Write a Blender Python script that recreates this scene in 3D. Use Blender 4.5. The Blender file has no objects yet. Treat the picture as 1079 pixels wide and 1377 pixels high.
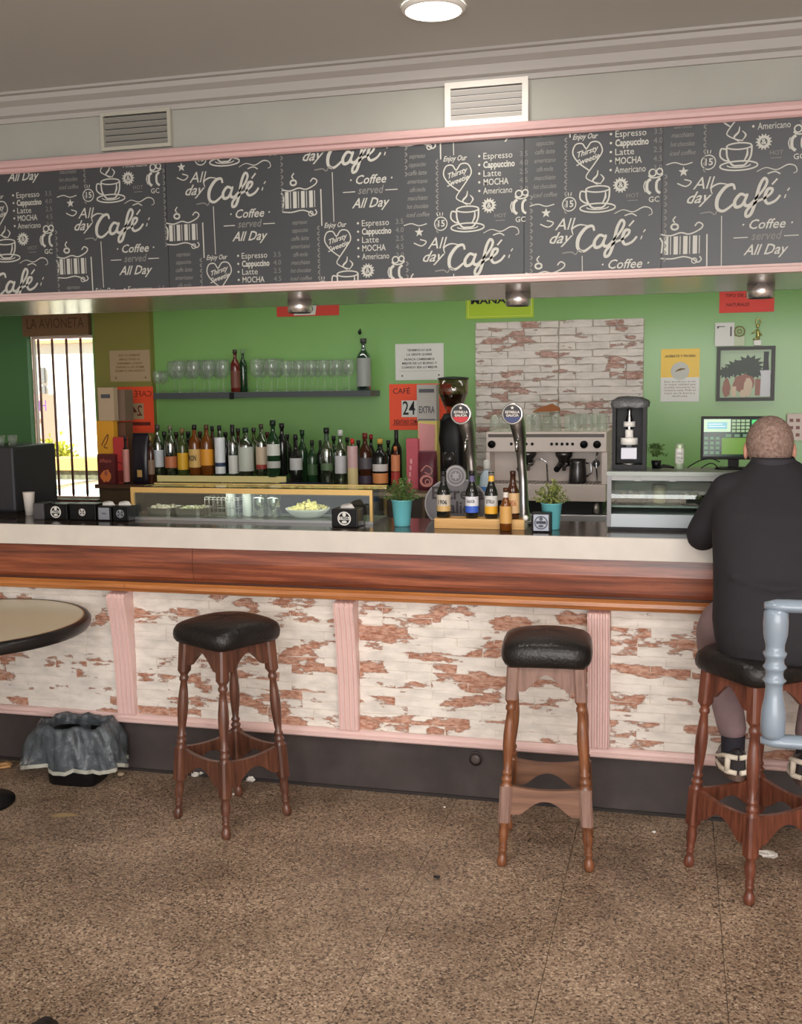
import bpy, bmesh, math, random
from mathutils import Vector, Matrix, Euler
random.seed(7)
PI = math.pi
D2R = PI/180

# ------------------------------------------------------------------ camera
CX, CY, F, EYE = 539.5, 688.5, 1424.21, 1.65
RW = Matrix(((0.96781351, -0.01701321, 0.25109273),
             (0.25135594, 0.11505017, -0.9610326),
             (-0.01253801, 0.99321398, 0.11562348)))      # camera axes -> world
sc = bpy.context.scene
C = sc.collection
cam_d = bpy.data.cameras.new('camera')
cam = bpy.data.objects.new('camera', cam_d)
C.objects.link(cam)
cam.matrix_world = Matrix.Translation((0, 0, EYE)) @ RW.to_4x4()
cam_d.sensor_fit = 'VERTICAL'
cam_d.sensor_height = 24.0
cam_d.lens = 24.0*F/1377.0
cam_d.clip_start = 0.05
cam_d.clip_end = 200
sc.camera = cam

# ------------------------------------------------------------------ world, lights, exposure
sc.view_settings.view_transform = 'Standard'
sc.view_settings.look = 'None'
sc.view_settings.exposure = 0.0
sc.view_settings.gamma = 1.0
sc.view_settings.use_curve_mapping = False
w = bpy.data.worlds.new('sky')
sc.world = w
w.use_nodes = True
bg = w.node_tree.nodes['Background']
bg.inputs[0].default_value = (0.92, 0.96, 1.0, 1)
bg.inputs[1].default_value = 1.3

def light(kind, name, loc, energy, color=(1, 1, 1), direction=None, size=None, size_y=None, spot=None, radius=None):
    l = bpy.data.lights.new(name, kind)
    l.energy = energy
    l.color = color
    if size: l.size = size
    if size_y:
        l.shape = 'RECTANGLE'; l.size_y = size_y
    if spot: l.spot_size = spot*D2R; l.spot_blend = 0.7
    if radius: l.shadow_soft_size = radius
    o = bpy.data.objects.new(name, l)
    C.objects.link(o)
    o.location = loc
    if direction:
        o.rotation_euler = Vector(direction).to_track_quat('-Z', 'Y').to_euler()
    return o
light('SUN', 'sun', (0, 0, 20), 18.0, (1, 0.97, 0.9), direction=(0.55, 0.55, -0.75))
# daylight through the open shopfront behind the photographer
light('AREA', 'shopfront_daylight', (1.1, -2.6, 1.6), 215, (1.0, 0.96, 0.93), direction=(-0.18, 1, -0.10), size=4.2, size_y=2.3)
# fluorescent light over the working area behind the bar
light('AREA', 'back_bar_light', (-0.9, 5.2, 2.62), 10, (1.0, 0.98, 0.90), direction=(0, 0.1, -1), size=3.6, size_y=0.25)

# ------------------------------------------------------------------ helpers
def ray(px, py):
    return RW @ Vector((px-CX, CY-py, -F))
def A(px, py, Y):                 # point of the plane y = Y seen at a pixel of the photograph
    d = ray(px, py); t = Y/d[1]
    return Vector((d[0]*t, Y, EYE+d[2]*t))
def AZ(px, py, z):                # point of the plane z = z
    d = ray(px, py); t = (z-EYE)/d[2]
    return Vector((d[0]*t, d[1]*t, z))
def MPP(X, Y):                    # metres per pixel at a place
    return (Y*0.9610326-X*0.25109273)/F

def lin(c):
    return tuple(((v/255)/12.92 if v/255 <= 0.04045 else ((v/255+0.055)/1.055)**2.4) for v in c)+(1,)

MATS = {}
def mat(name, rgb=(200, 200, 200), rough=0.5, metal=0.0, trans=0.0, spec=0.5, emit=None, es=1.0, coat=0.0, ior=1.45, alpha=1.0,
        noise=0.0, nscale=20.0, bump=0.0, bscale=60.0, stretch=(1, 1, 1), rgb2=None, coords='Object', sss=0.0):
    if name in MATS: return MATS[name]
    m = bpy.data.materials.new(name)
    m.use_nodes = True
    nt = m.node_tree
    p = nt.nodes['Principled BSDF']
    p.inputs['Base Color'].default_value = lin(rgb)
    p.inputs['Roughness'].default_value = rough
    p.inputs['Metallic'].default_value = metal
    p.inputs['Transmission Weight'].default_value = trans
    p.inputs['Specular IOR Level'].default_value = spec
    p.inputs['Coat Weight'].default_value = coat
    p.inputs['Coat Roughness'].default_value = 0.15
    p.inputs['IOR'].default_value = ior
    p.inputs['Alpha'].default_value = alpha
    if emit:
        p.inputs['Emission Color'].default_value = lin(emit)
        p.inputs['Emission Strength'].default_value = es
    if rgb2 or noise or bump:
        if coords == 'World':
            g = nt.nodes.new('ShaderNodeNewGeometry'); src = g.outputs['Position']
        else:
            g = nt.nodes.new('ShaderNodeTexCoord'); src = g.outputs['Object']
        mp = nt.nodes.new('ShaderNodeMapping')
        mp.inputs['Scale'].default_value = stretch
        nt.links.new(src, mp.inputs[0])
        if rgb2 or noise:
            n = nt.nodes.new('ShaderNodeTexNoise')
            n.inputs['Scale'].default_value = nscale
            n.inputs['Detail'].default_value = 5
            n.inputs['Roughness'].default_value = 0.6
            nt.links.new(mp.outputs[0], n.inputs['Vector'])
            r = nt.nodes.new('ShaderNodeValToRGB')
            c2 = rgb2 if rgb2 else tuple(max(0, v*(1-noise)) for v in rgb)
            r.color_ramp.elements[0].position = 0.33; r.color_ramp.elements[0].color = lin(c2)
            r.color_ramp.elements[1].position = 0.68; r.color_ramp.elements[1].color = lin(rgb)
            nt.links.new(n.outputs[0], r.inputs[0])
            nt.links.new(r.outputs[0], p.inputs['Base Color'])
        if bump:
            n2 = nt.nodes.new('ShaderNodeTexNoise')
            n2.inputs['Scale'].default_value = bscale
            n2.inputs['Detail'].default_value = 3
            nt.links.new(mp.outputs[0], n2.inputs['Vector'])
            b = nt.nodes.new('ShaderNodeBump')
            b.inputs['Strength'].default_value = bump
            b.inputs['Distance'].default_value = 0.01
            nt.links.new(n2.outputs[0], b.inputs['Height'])
            nt.links.new(b.outputs[0], p.inputs['Normal'])
    MATS[name] = m
    return m

def thin_glass(name, tint=(255, 255, 255), body=0.12, edge=0.75, rough=0.03, haze=0.0):
    if name in MATS: return MATS[name]
    m = bpy.data.materials.new(name); m.use_nodes = True
    nt = m.node_tree
    nt.nodes.remove(nt.nodes['Principled BSDF'])
    out = [n for n in nt.nodes if n.type == 'OUTPUT_MATERIAL'][0]
    t = nt.nodes.new('ShaderNodeBsdfTransparent'); t.inputs[0].default_value = lin(tint)
    g = nt.nodes.new('ShaderNodeBsdfGlossy'); g.inputs['Roughness'].default_value = rough
    g.inputs[0].default_value = (0.9, 0.9, 0.9, 1)
    lw = nt.nodes.new('ShaderNodeLayerWeight'); lw.inputs[0].default_value = 0.35
    mr = nt.nodes.new('ShaderNodeMapRange')
    mr.inputs['To Min'].default_value = body; mr.inputs['To Max'].default_value = edge
    nt.links.new(lw.outputs['Facing'], mr.inputs['Value'])
    mx = nt.nodes.new('ShaderNodeMixShader')
    nt.links.new(mr.outputs[0], mx.inputs[0]); nt.links.new(t.outputs[0], mx.inputs[1]); nt.links.new(g.outputs[0], mx.inputs[2])
    if haze:
        df = nt.nodes.new('ShaderNodeBsdfTranslucent'); df.inputs[0].default_value = (.9, .95, .9, 1)
        dd = nt.nodes.new('ShaderNodeBsdfDiffuse'); dd.inputs[0].default_value = (.9, .95, .9, 1)
        m0 = nt.nodes.new('ShaderNodeMixShader'); nt.links.new(df.outputs[0], m0.inputs[1]); nt.links.new(dd.outputs[0], m0.inputs[2])
        m1 = nt.nodes.new('ShaderNodeMixShader'); m1.inputs[0].default_value = haze
        nt.links.new(mx.outputs[0], m1.inputs[1]); nt.links.new(m0.outputs[0], m1.inputs[2])
        nt.links.new(m1.outputs[0], out.inputs[0])
        MATS[name] = m
        return m
    nt.links.new(mx.outputs[0], out.inputs[0])
    MATS[name] = m
    return m

class MB:
    def __init__(s): s.v = []; s.f = []; s.sm = []
    def add(s, verts, faces, smooth=False):
        o = len(s.v)
        s.v += [tuple(p) for p in verts]
        s.f += [tuple(i+o for i in f) for f in faces]
        s.sm += [smooth]*len(faces)
        return s
    def box(s, x0, x1, y0, y1, z0, z1):
        return s.add([(x0, y0, z0), (x1, y0, z0), (x1, y1, z0), (x0, y1, z0), (x0, y0, z1), (x1, y0, z1), (x1, y1, z1), (x0, y1, z1)],
                     [(0, 3, 2, 1), (4, 5, 6, 7), (0, 1, 5, 4), (1, 2, 6, 5), (2, 3, 7, 6), (3, 0, 4, 7)])
    def cbox(s, c, d): return s.box(c[0]-d[0]/2, c[0]+d[0]/2, c[1]-d[1]/2, c[1]+d[1]/2, c[2]-d[2]/2, c[2]+d[2]/2)
    def rings(s, rings, cap0=True, cap1=True, smooth=True, closed=False):
        n = len(rings[0]); vs = [p for r in rings for p in r]; fs = []
        m = len(rings)
        for i in range(m if closed else m-1):
            a = i*n; b = ((i+1) % m)*n
            for k in range(n):
                k2 = (k+1) % n
                fs.append((a+k, a+k2, b+k2, b+k))
        s.add(vs, fs, smooth)
        o = len(s.v)-len(vs)
        if not closed:
            if cap0: s.f.append(tuple(o+k for k in reversed(range(n)))); s.sm.append(False)
            if cap1: s.f.append(tuple(o+(m-1)*n+k for k in range(n))); s.sm.append(False)
        return s
    def lathe(s, prof, c=(0, 0, 0), seg=20, axis='z', smooth=True, cap0=True, cap1=True):
        R = []
        for r, z in prof:
            r = max(r, 1e-4)
            ring = []
            for k in range(seg):
                a = 2*PI*k/seg
                x, y = r*math.cos(a), r*math.sin(a)
                if axis == 'z': p = (c[0]+x, c[1]+y, c[2]+z)
                elif axis == 'y': p = (c[0]+x, c[1]+z, c[2]-y)
                else: p = (c[0]+z, c[1]+x, c[2]+y)
                ring.append(p)
            R.append(ring)
        return s.rings(R, cap0, cap1, smooth)
    def tube(s, pts, rad, seg=8, smooth=True, flat=1.0):
        pts = [Vector(p) for p in pts]
        if not isinstance(rad, (list, tuple)): rad = [rad]*len(pts)
        R = []; up = None
        for i, p in enumerate(pts):
            t = (pts[min(i+1, len(pts)-1)]-pts[max(i-1, 0)]).normalized()
            if up is None:
                up = Vector((0, 0, 1)) if abs(t.z) < 0.9 else Vector((0, 1, 0))
            u = (up-t*up.dot(t)).normalized(); v = t.cross(u); up = u
            R.append([p+(u*math.cos(2*PI*k/seg)+v*math.sin(2*PI*k/seg)*flat)*rad[i] for k in range(seg)])
        return s.rings(R, True, True, smooth)
    def ell(s, c, r, seg=20, rows=12, rot=None):
        R = []
        for i in range(rows+1):
            th = PI*(i+0.02)/(rows+0.04)
            ring = []
            for k in range(seg):
                a = 2*PI*k/seg
                p = Vector((r[0]*math.sin(th)*math.cos(a), r[1]*math.sin(th)*math.sin(a), -r[2]*math.cos(th)))
                if rot: p = rot @ p
                ring.append(Vector(c)+p)
            R.append(ring)
        return s.rings(R)
    def prism(s, poly, y0, y1, plane='xz', smooth=False):   # outline extruded; a concave outline is fine
        n = len(poly)
        if plane == 'xz': a = [(x, y0, z) for x, z in poly]; b = [(x, y1, z) for x, z in poly]
        elif plane == 'yz': a = [(y0, x, z) for x, z in poly]; b = [(y1, x, z) for x, z in poly]
        else: a = [(x, z, y0) for x, z in poly]; b = [(x, z, y1) for x, z in poly]
        fs = [tuple(range(n)), tuple(reversed(range(n, 2*n)))]
        fs += [((k+1) % n, k, n+k, n+(k+1) % n) for k in range(n)]
        s.add(a+b, fs, smooth)
        return s
    def flat(s, v2, fs, o, ux=(1, 0, 0), uy=(0, 0, 1), k=1.0):
        o = Vector(o); ux = Vector(ux); uy = Vector(uy)
        return s.add([o+ux*(x*k)+uy*(y*k) for x, y in v2], fs)
    def disc(s, c, r, seg=24, ux=(1, 0, 0), uy=(0, 0, 1), r0=0, ry=None):
        ry = ry or r
        c = Vector(c); ux = Vector(ux); uy = Vector(uy)
        o = [c+ux*(r*math.cos(2*PI*k/seg))+uy*(ry*math.sin(2*PI*k/seg)) for k in range(seg)]
        if r0 <= 0: return s.add(o, [tuple(range(seg))])
        q = r0/r
        i = [c+(p-c)*q for p in o]
        return s.add(o+i, [(k, (k+1) % seg, seg+(k+1) % seg, seg+k) for k in range(seg)])
    def xf(s, M):
        s.v = [tuple(M @ Vector(p)) for p in s.v]; return s
    def mesh(s, name, m=None, bevel=0):
        me = bpy.data.meshes.new(name)
        me.from_pydata(s.v, [], s.f)
        me.polygons.foreach_set('use_smooth', s.sm)
        if m: me.materials.append(m)
        bm = bmesh.new(); bm.from_mesh(me)
        if bevel:
            es = [e for e in bm.edges if len(e.link_faces) == 2 and e.calc_face_angle(0) > 0.6]
            bmesh.ops.bevel(bm, geom=es, offset=bevel, segments=2, profile=0.6, affect='EDGES')
        bmesh.ops.recalc_face_normals(bm, faces=bm.faces)
        bm.to_mesh(me); bm.free()
        return me
    def build(s, name, m=None, parent=None, bevel=0, loc=(0, 0, 0), rot=(0, 0, 0)):
        o = bpy.data.objects.new(name, s.mesh(name, m, bevel))
        C.objects.link(o); o.location = loc; o.rotation_euler = rot
        if parent: o.parent = parent
        return o

def tag(o, label, cat, group=None):
    o['label'] = label; o['category'] = cat
    if group: o['group'] = group
    return o
def thing(name, label, cat, loc=(0, 0, 0), rotz=0, group=None):
    o = bpy.data.objects.new(name, None); C.objects.link(o)
    o.empty_display_size = 0.05
    o.location = loc; o.rotation_euler = (0, 0, rotz)
    return tag(o, label, cat, group)
def struct(o): o['kind'] = 'structure'; return o
def plabel(o, l): o['label'] = l; return o
def stuff(o): o['kind'] = 'stuff'; return o
def inst(src, name, parent=None, loc=(0, 0, 0), rot=(0, 0, 0), scale=(1, 1, 1)):
    o = bpy.data.objects.new(name, src if isinstance(src, bpy.types.Mesh) else src.data)
    C.objects.link(o); o.location = loc; o.rotation_euler = rot; o.scale = scale
    if parent: o.parent = parent
    return o
def copy_tree(o, parent=None):
    c = o.copy(); C.objects.link(c)
    if parent: c.parent = parent
    for ch in list(o.children): copy_tree(ch, c)
    return c

# text as flat outlines -------------------------------------------------
TCACHE = {}
def text2d(s, bold=0.0, shear=0.0):
    k = (s, bold, shear)
    if k in TCACHE: return TCACHE[k]
    cu = bpy.data.curves.new('t', 'FONT')
    cu.body = s; cu.size = 1.0; cu.offset = bold; cu.shear = shear
    cu.align_x = 'CENTER'; cu.align_y = 'CENTER'; cu.resolution_u = 2
    o = bpy.data.objects.new('t', cu); C.objects.link(o)
    dg = bpy.context.evaluated_depsgraph_get()
    me = bpy.data.meshes.new_from_object(o.evaluated_get(dg))
    r = ([(v.co.x, v.co.y) for v in me.vertices], [tuple(p.vertices) for p in me.polygons])
    bpy.data.objects.remove(o); bpy.data.curves.remove(cu); bpy.data.meshes.remove(me)
    TCACHE[k] = r
    return r
def write(mb, s, c, size, ux=(1, 0, 0), uy=(0, 0, 1), width=None, bold=0.0, shear=0.0):
    v, f = text2d(s, bold, shear)
    if not v: return
    w_ = max(x for x, y in v)-min(x for x, y in v)
    kx = size
    if width: kx = width/w_
    mb.flat([(x*kx, y*size) for x, y in v], f, c, ux, uy)
def crom(pts, n=6):
    if len(pts) < 3: return pts
    out = []
    P = [pts[0]]+list(pts)+[pts[-1]]
    for i in range(1, len(P)-2):
        p0, p1, p2, p3 = P[i-1:i+3]
        for k in range(n):
            t = k/n
            out.append(tuple(0.5*((2*p1[j])+(-p0[j]+p2[j])*t+(2*p0[j]-5*p1[j]+4*p2[j]-p3[j])*t*t+(-p0[j]+3*p1[j]-3*p2[j]+p3[j])*t**3) for j in range(2)))
    out.append(pts[-1])
    return out
SN = [0]
def stroke(mb, pts, w_, o, k, n=5, wend=None, smooth=True):
    SN[0] = (SN[0]+1) % 9; o = (o[0], o[1]-0.00012*SN[0], o[2])      # overlapping strokes must not be coplanar
    q = crom(pts, n) if smooth else pts
    L = []; m = len(q)
    for i in range(m):
        a = q[max(i-1, 0)]; b = q[min(i+1, m-1)]
        dx, dy = b[0]-a[0], b[1]-a[1]; d = math.hypot(dx, dy) or 1
        ww = w_/2
        if wend is not None: ww = (w_+(wend-w_)*abs(2*i/(m-1)-1))/2
        L.append((q[i][0]-dy/d*ww, q[i][1]+dx/d*ww)); L.append((q[i][0]+dy/d*ww, q[i][1]-dx/d*ww))
    mb.flat(L, [(2*i, 2*i+1, 2*i+3, 2*i+2) for i in range(m-1)], o, k=k)
def circle_pts(x, y, r, n=14, ry=None, a0=0, a1=2*PI):
    ry = ry or r
    return [(x+r*math.cos(a0+(a1-a0)*i/n), y+ry*math.sin(a0+(a1-a0)*i/n)) for i in range(n+1)]

# ------------------------------------------------------------------ special materials
def brick_mat(name, white, red, dark, thr=0.60, nsc=3.0):
    m = bpy.data.materials.new(name); m.use_nodes = True
    nt = m.node_tree; N = nt.nodes; Lk = nt.links
    p = N['Principled BSDF']; p.inputs['Roughness'].default_value = 0.62
    g = N.new('ShaderNodeNewGeometry')
    mp = N.new('ShaderNodeMapping'); mp.inputs['Scale'].default_value = (1.0, 0.3, 2.7)
    Lk.new(g.outputs['Position'], mp.inputs[0])
    def noise(s, d, r=0.6):
        n = N.new('ShaderNodeTexNoise'); n.inputs['Scale'].default_value = s; n.inputs['Detail'].default_value = d
        n.inputs['Roughness'].default_value = r; Lk.new(mp.outputs[0], n.inputs['Vector']); return n.outputs[0]
    def math_(op, a, b):
        n = N.new('ShaderNodeMath'); n.operation = op
        for i, v in enumerate((a, b)):
            if isinstance(v, (int, float)): n.inputs[i].default_value = v
            else: Lk.new(v, n.inputs[i])
        return n.outputs[0]
    oi = N.new('ShaderNodeObjectInfo')
    big = noise(nsc, 2, 0.5)
    rag = noise(17, 5, 0.7)
    f = math_('ADD', big, math_('MULTIPLY', math_('SUBTRACT', oi.outputs['Random'], 0.5), 0.22))
    f = math_('ADD', f, math_('MULTIPLY', math_('SUBTRACT', rag, 0.5), 0.38))
    r = N.new('ShaderNodeValToRGB')
    e = r.color_ramp.elements
    e[0].position = thr-0.012; e[0].color = (0, 0, 0, 1)
    e[1].position = thr+0.012; e[1].color = (1, 1, 1, 1)
    Lk.new(f, r.inputs[0])
    r2 = N.new('ShaderNodeValToRGB')           # dark rim where the whitewash breaks off
    e = r2.color_ramp.elements
    e[0].position = thr-0.035; e[0].color = (0, 0, 0, 1)
    e[1].position = thr+0.03; e[1].color = (0, 0, 0, 1)
    k = e.new(thr-0.004); k.color = (1, 1, 1, 1)
    Lk.new(f, r2.inputs[0])
    rn = noise(40, 4)
    rr = N.new('ShaderNodeValToRGB')
    rr.color_ramp.elements[0].position = 0.35; rr.color_ramp.elements[0].color = lin(tuple(v*0.82 for v in red))
    rr.color_ramp.elements[1].position = 0.66; rr.color_ramp.elements[1].color = lin(tuple(v*0.55+w_*0.45 for v, w_ in zip(red, white)))
    Lk.new(rn, rr.inputs[0])
    wr = N.new('ShaderNodeValToRGB')
    wr.color_ramp.elements[0].position = 0.3; wr.color_ramp.elements[0].color = lin(tuple(v*0.88 for v in white))
    wr.color_ramp.elements[1].position = 0.6; wr.color_ramp.elements[1].color = lin(white)
    Lk.new(noise(9, 5), wr.inputs[0])
    def mix(fac, a, b):
        n = N.new('ShaderNodeMix'); n.data_type = 'RGBA'
        Lk.new(fac, n.inputs['Factor'])
        for key, v in ((6, a), (7, b)):
            if isinstance(v, tuple): n.inputs[key].default_value = v
            else: Lk.new(v, n.inputs[key])
        return n.outputs[2]
    c = mix(r.outputs[0], wr.outputs[0], rr.outputs[0])
    c = mix(math_('MULTIPLY', r2.outputs[0], 0.75), c, lin(dark))
    Lk.new(c, p.inputs['Base Color'])
    b = N.new('ShaderNodeBump'); b.inputs['Strength'].default_value = 0.35; b.inputs['Distance'].default_value = 0.004
    Lk.new(rag, b.inputs['Height']); Lk.new(b.outputs[0], p.inputs['Normal'])
    return m
M_brick = brick_mat('whitewashed_brick', (240, 232, 222), (192, 122, 90), (138, 98, 78), 0.585, 6.0)
M_brick2 = brick_mat('grey_whitewashed_brick', (222, 214, 206), (180, 128, 112), (124, 100, 88), 0.60, 8.0)
M_mortar = mat('mortar_white', (228, 218, 206), 0.8)
M_mortar2 = mat('mortar_grey', (180, 168, 158), 0.8)

def wood_mat(name, c1, c2, c3, axis='x', sc_=1.0, rough=0.38, coat=0.2, coords='Object'):
    m = bpy.data.materials.new(name); m.use_nodes = True
    nt = m.node_tree; N = nt.nodes; Lk = nt.links
    p = N['Principled BSDF']; p.inputs['Roughness'].default_value = rough; p.inputs['Coat Weight'].default_value = coat
    p.inputs['Coat Roughness'].default_value = 0.25
    if coords == 'World':
        g = N.new('ShaderNodeNewGeometry'); src = g.outputs['Position']
    else:
        g = N.new('ShaderNodeTexCoord'); src = g.outputs['Object']
    mp = N.new('ShaderNodeMapping')
    mp.inputs['Scale'].default_value = {'x': (1.2*sc_, 26*sc_, 26*sc_), 'y': (26*sc_, 1.2*sc_, 26*sc_), 'z': (30*sc_, 30*sc_, 2.5*sc_)}[axis]
    Lk.new(src, mp.inputs[0])
    n = N.new('ShaderNodeTexNoise'); n.inputs['Scale'].default_value = 1.6; n.inputs['Detail'].default_value = 6; n.inputs['Roughness'].default_value = 0.65
    Lk.new(mp.outputs[0], n.inputs['Vector'])
    r = N.new('ShaderNodeValToRGB')
    e = r.color_ramp.elements
    e[0].position = 0.3; e[0].color = lin(c1); e[1].position = 0.72; e[1].color = lin(c3)
    k = e.new(0.5); k.color = lin(c2)
    Lk.new(n.outputs[0], r.inputs[0]); Lk.new(r.outputs[0], p.inputs['Base Color'])
    b = N.new('ShaderNodeBump'); b.inputs['Strength'].default_value = 0.12; b.inputs['Distance'].default_value = 0.003
    Lk.new(n.outputs[0], b.inputs['Height']); Lk.new(b.outputs[0], p.inputs['Normal'])
    return m
M_fascia = wood_mat('red_brown_fascia_wood', (78, 38, 26), (132, 68, 44), (178, 104, 70), 'x', 1.0, 0.35, 0.3, 'World')
M_rail = wood_mat('orange_rail_wood', (150, 88, 42), (188, 118, 62), (208, 142, 84), 'x', 1.0, 0.35, 0.3, 'World')
M_stool_or = wood_mat('orange_brown_turned_wood', (80, 46, 28), (124, 76, 48), (154, 100, 64), 'z', 1.0, 0.36, 0.3)
M_stool = wood_mat('dark_turned_wood', (58, 34, 26), (92, 56, 42), (120, 78, 58), 'z', 1.0, 0.36, 0.35)
M_stool_worn = wood_mat('worn_dull_wood', (116, 88, 76), (136, 106, 94), (152, 122, 108), 'z', 1.2, 0.6, 0.0)
M_stool_worn2 = wood_mat('worn_rust_wood', (100, 68, 52), (126, 90, 70), (144, 106, 84), 'x', 1.2, 0.55, 0.0)
M_plinth = wood_mat('pale_pine', (176, 128, 70), (206, 160, 96), (220, 178, 116), 'x', 1.0, 0.5, 0.0)
M_shelfwood = wood_mat('dark_brown_shelf_wood', (60, 36, 24), (86, 54, 38), (104, 70, 52), 'x', 1.0, 0.45, 0.2)

def terrazzo():
    m = bpy.data.materials.new('terrazzo'); m.use_nodes = True
    nt = m.node_tree; N = nt.nodes; Lk = nt.links
    p = N['Principled BSDF']; p.inputs['Roughness'].default_value = 0.42
    g = N.new('ShaderNodeNewGeometry')
    def vor(scale):
        v = N.new('ShaderNodeTexVoronoi'); v.inputs['Scale'].default_value = scale
        Lk.new(g.outputs['Position'], v.inputs['Vector']); return v
    def nz(scale, d=3):
        v = N.new('ShaderNodeTexNoise'); v.inputs['Scale'].default_value = scale; v.inputs['Detail'].default_value = d
        v.inputs['Roughness'].default_value = 0.65
        Lk.new(g.outputs['Position'], v.inputs['Vector']); return v
    v1 = vor(170)
    sep = N.new('ShaderNodeSeparateColor'); Lk.new(v1.outputs['Color'], sep.inputs[0])
    r = N.new('ShaderNodeValToRGB'); e = r.color_ramp.elements
    e[0].position = 0.0; e[0].color = lin((84, 72, 62)); e[1].position = 1.0; e[1].color = lin((214, 196, 174))
    for pos, c in ((0.16, (108, 92, 80)), (0.22, (144, 124, 106)), (0.62, (170, 148, 126)), (0.9, (192, 170, 146))):
        k = e.new(pos); k.color = lin(c)
    Lk.new(sep.outputs[0], r.inputs[0])
    r2 = N.new('ShaderNodeValToRGB'); e = r2.color_ramp.elements
    e[0].position = 0.36; e[0].color = lin((196, 190, 184)); e[1].position = 0.66; e[1].color = lin((252, 248, 244))
    Lk.new(nz(2.4, 6).outputs[0], r2.inputs[0])
    mx = N.new('ShaderNodeMix'); mx.data_type = 'RGBA'; mx.blend_type = 'MULTIPLY'; mx.inputs['Factor'].default_value = 1
    Lk.new(r.outputs[0], mx.inputs[6]); Lk.new(r2.outputs[0], mx.inputs[7])
    r3 = N.new('ShaderNodeValToRGB'); e = r3.color_ramp.elements          # dark clots of grit
    e[0].position = 0.30; e[0].color = lin((132, 118, 108)); e[1].position = 0.40; e[1].color = (1, 1, 1, 1)
    Lk.new(nz(48, 3).outputs[0], r3.inputs[0])
    mx2 = N.new('ShaderNodeMix'); mx2.data_type = 'RGBA'; mx2.blend_type = 'MULTIPLY'; mx2.inputs['Factor'].default_value = 0.8
    Lk.new(mx.outputs[2], mx2.inputs[6]); Lk.new(r3.outputs[0], mx2.inputs[7])
    Lk.new(mx2.outputs[2], p.inputs['Base Color'])
    rr = N.new('ShaderNodeMapRange'); rr.inputs['To Min'].default_value = 0.34; rr.inputs['To Max'].default_value = 0.6
    Lk.new(nz(5, 4).outputs[0], rr.inputs[0]); Lk.new(rr.outputs[0], p.inputs['Roughness'])
    return m
M_floor = terrazzo()

M_ceil = mat('ceiling_paint', (184, 184, 180), 0.8)
M_plaster = mat('upper_wall_paint', (160, 161, 153), 0.7, noise=0.05, nscale=3, coords='World')
M_cornice = mat('cornice_plaster', (164, 161, 157), 0.65)
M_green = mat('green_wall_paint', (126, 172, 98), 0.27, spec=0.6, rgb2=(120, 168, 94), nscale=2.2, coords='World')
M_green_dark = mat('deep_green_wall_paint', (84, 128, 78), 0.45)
M_olive = mat('olive_mirror_tone', (134, 128, 62), 0.5)  # tone seen in the mirror that the pillar stands in for
M_pink = mat('pink_painted_wood', (228, 196, 190), 0.45)
M_pink_strip = mat('pink_trim_gloss', (218, 190, 186), 0.35)
M_soffit = mat('soffit_gloss', (176, 166, 160), 0.22, metal=0.3)
M_counter = mat('white_stone_counter', (214, 206, 196), 0.3, noise=0.04, nscale=8)
M_kick = mat('grey_kick_plate', (82, 74, 73), 0.32, noise=0.25, nscale=4, coords='World')
M_board = mat('chalkboard_laminate', (64, 66, 69), 0.38)
M_chalk = mat('chalk_print', (182, 182, 174), 0.6)
M_chalk2 = mat('faint_chalk_print', (120, 120, 116), 0.6)
M_chrome = mat('chrome', (205, 205, 208), 0.12, 1.0)
M_steel = mat('brushed_steel', (190, 188, 186), 0.34, 1.0)
M_dsteel = mat('dark_steel', (96, 94, 94), 0.3, 0.9)
M_gold = mat('gold_anodised_metal', (216, 178, 112), 0.3, 0.7)
M_gold_pale = mat('pale_yellow_edge', (244, 230, 160), 0.4)
M_black = mat('black_plastic', (15, 14, 15), 0.42, spec=0.3)
M_black_matte = mat('black_matte', (34, 33, 34), 0.7)
M_leather = mat('black_leather', (28, 26, 25), 0.33, bump=0.25, bscale=90)
M_leather2 = mat('black_leather_scuffed', (32, 30, 29), 0.36, noise=0.3, nscale=14, bump=0.3, bscale=80)
M_white = mat('white_plastic', (230, 228, 222), 0.4)
M_paper = mat('white_paper', (214, 214, 208), 0.35)
M_paper_tan = mat('dull_paper', (176, 152, 118), 0.5)  # paper tone of the mirrored notice and price patch
M_orange = mat('fluorescent_orange_card', (244, 84, 46), 0.5)
M_red = mat('red_card', (224, 68, 56), 0.5)
M_lime = mat('lime_card', (170, 200, 40), 0.5)
M_yellow = mat('yellow_print', (232, 190, 44), 0.35)
M_ink = mat('black_ink', (30, 30, 34), 0.6)
M_ink_soft = mat('grey_ink', (84, 84, 88), 0.6)
M_glass = thin_glass('clear_thin_glass', (253, 255, 253), 0.02, 0.26, haze=0.10)
M_pane = thin_glass('flat_pane_glass', (236, 244, 240), 0.05, 0.4)
M_tint = thin_glass('display_glass', (236, 242, 238), 0.05, 0.3)
M_turq = mat('turquoise_tin', (112, 196, 204), 0.35, 0.1)
M_leaf = mat('small_green_leaves', (96, 124, 58), 0.6, rgb2=(54, 84, 40), nscale=30)
M_leaf2 = mat('small_olive_leaves', (150, 156, 84), 0.6, rgb2=(86, 104, 46), nscale=30)
M_grey_paint = mat('blue_grey_gloss_paint', (114, 126, 138), 0.25, coat=0.3)

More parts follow.
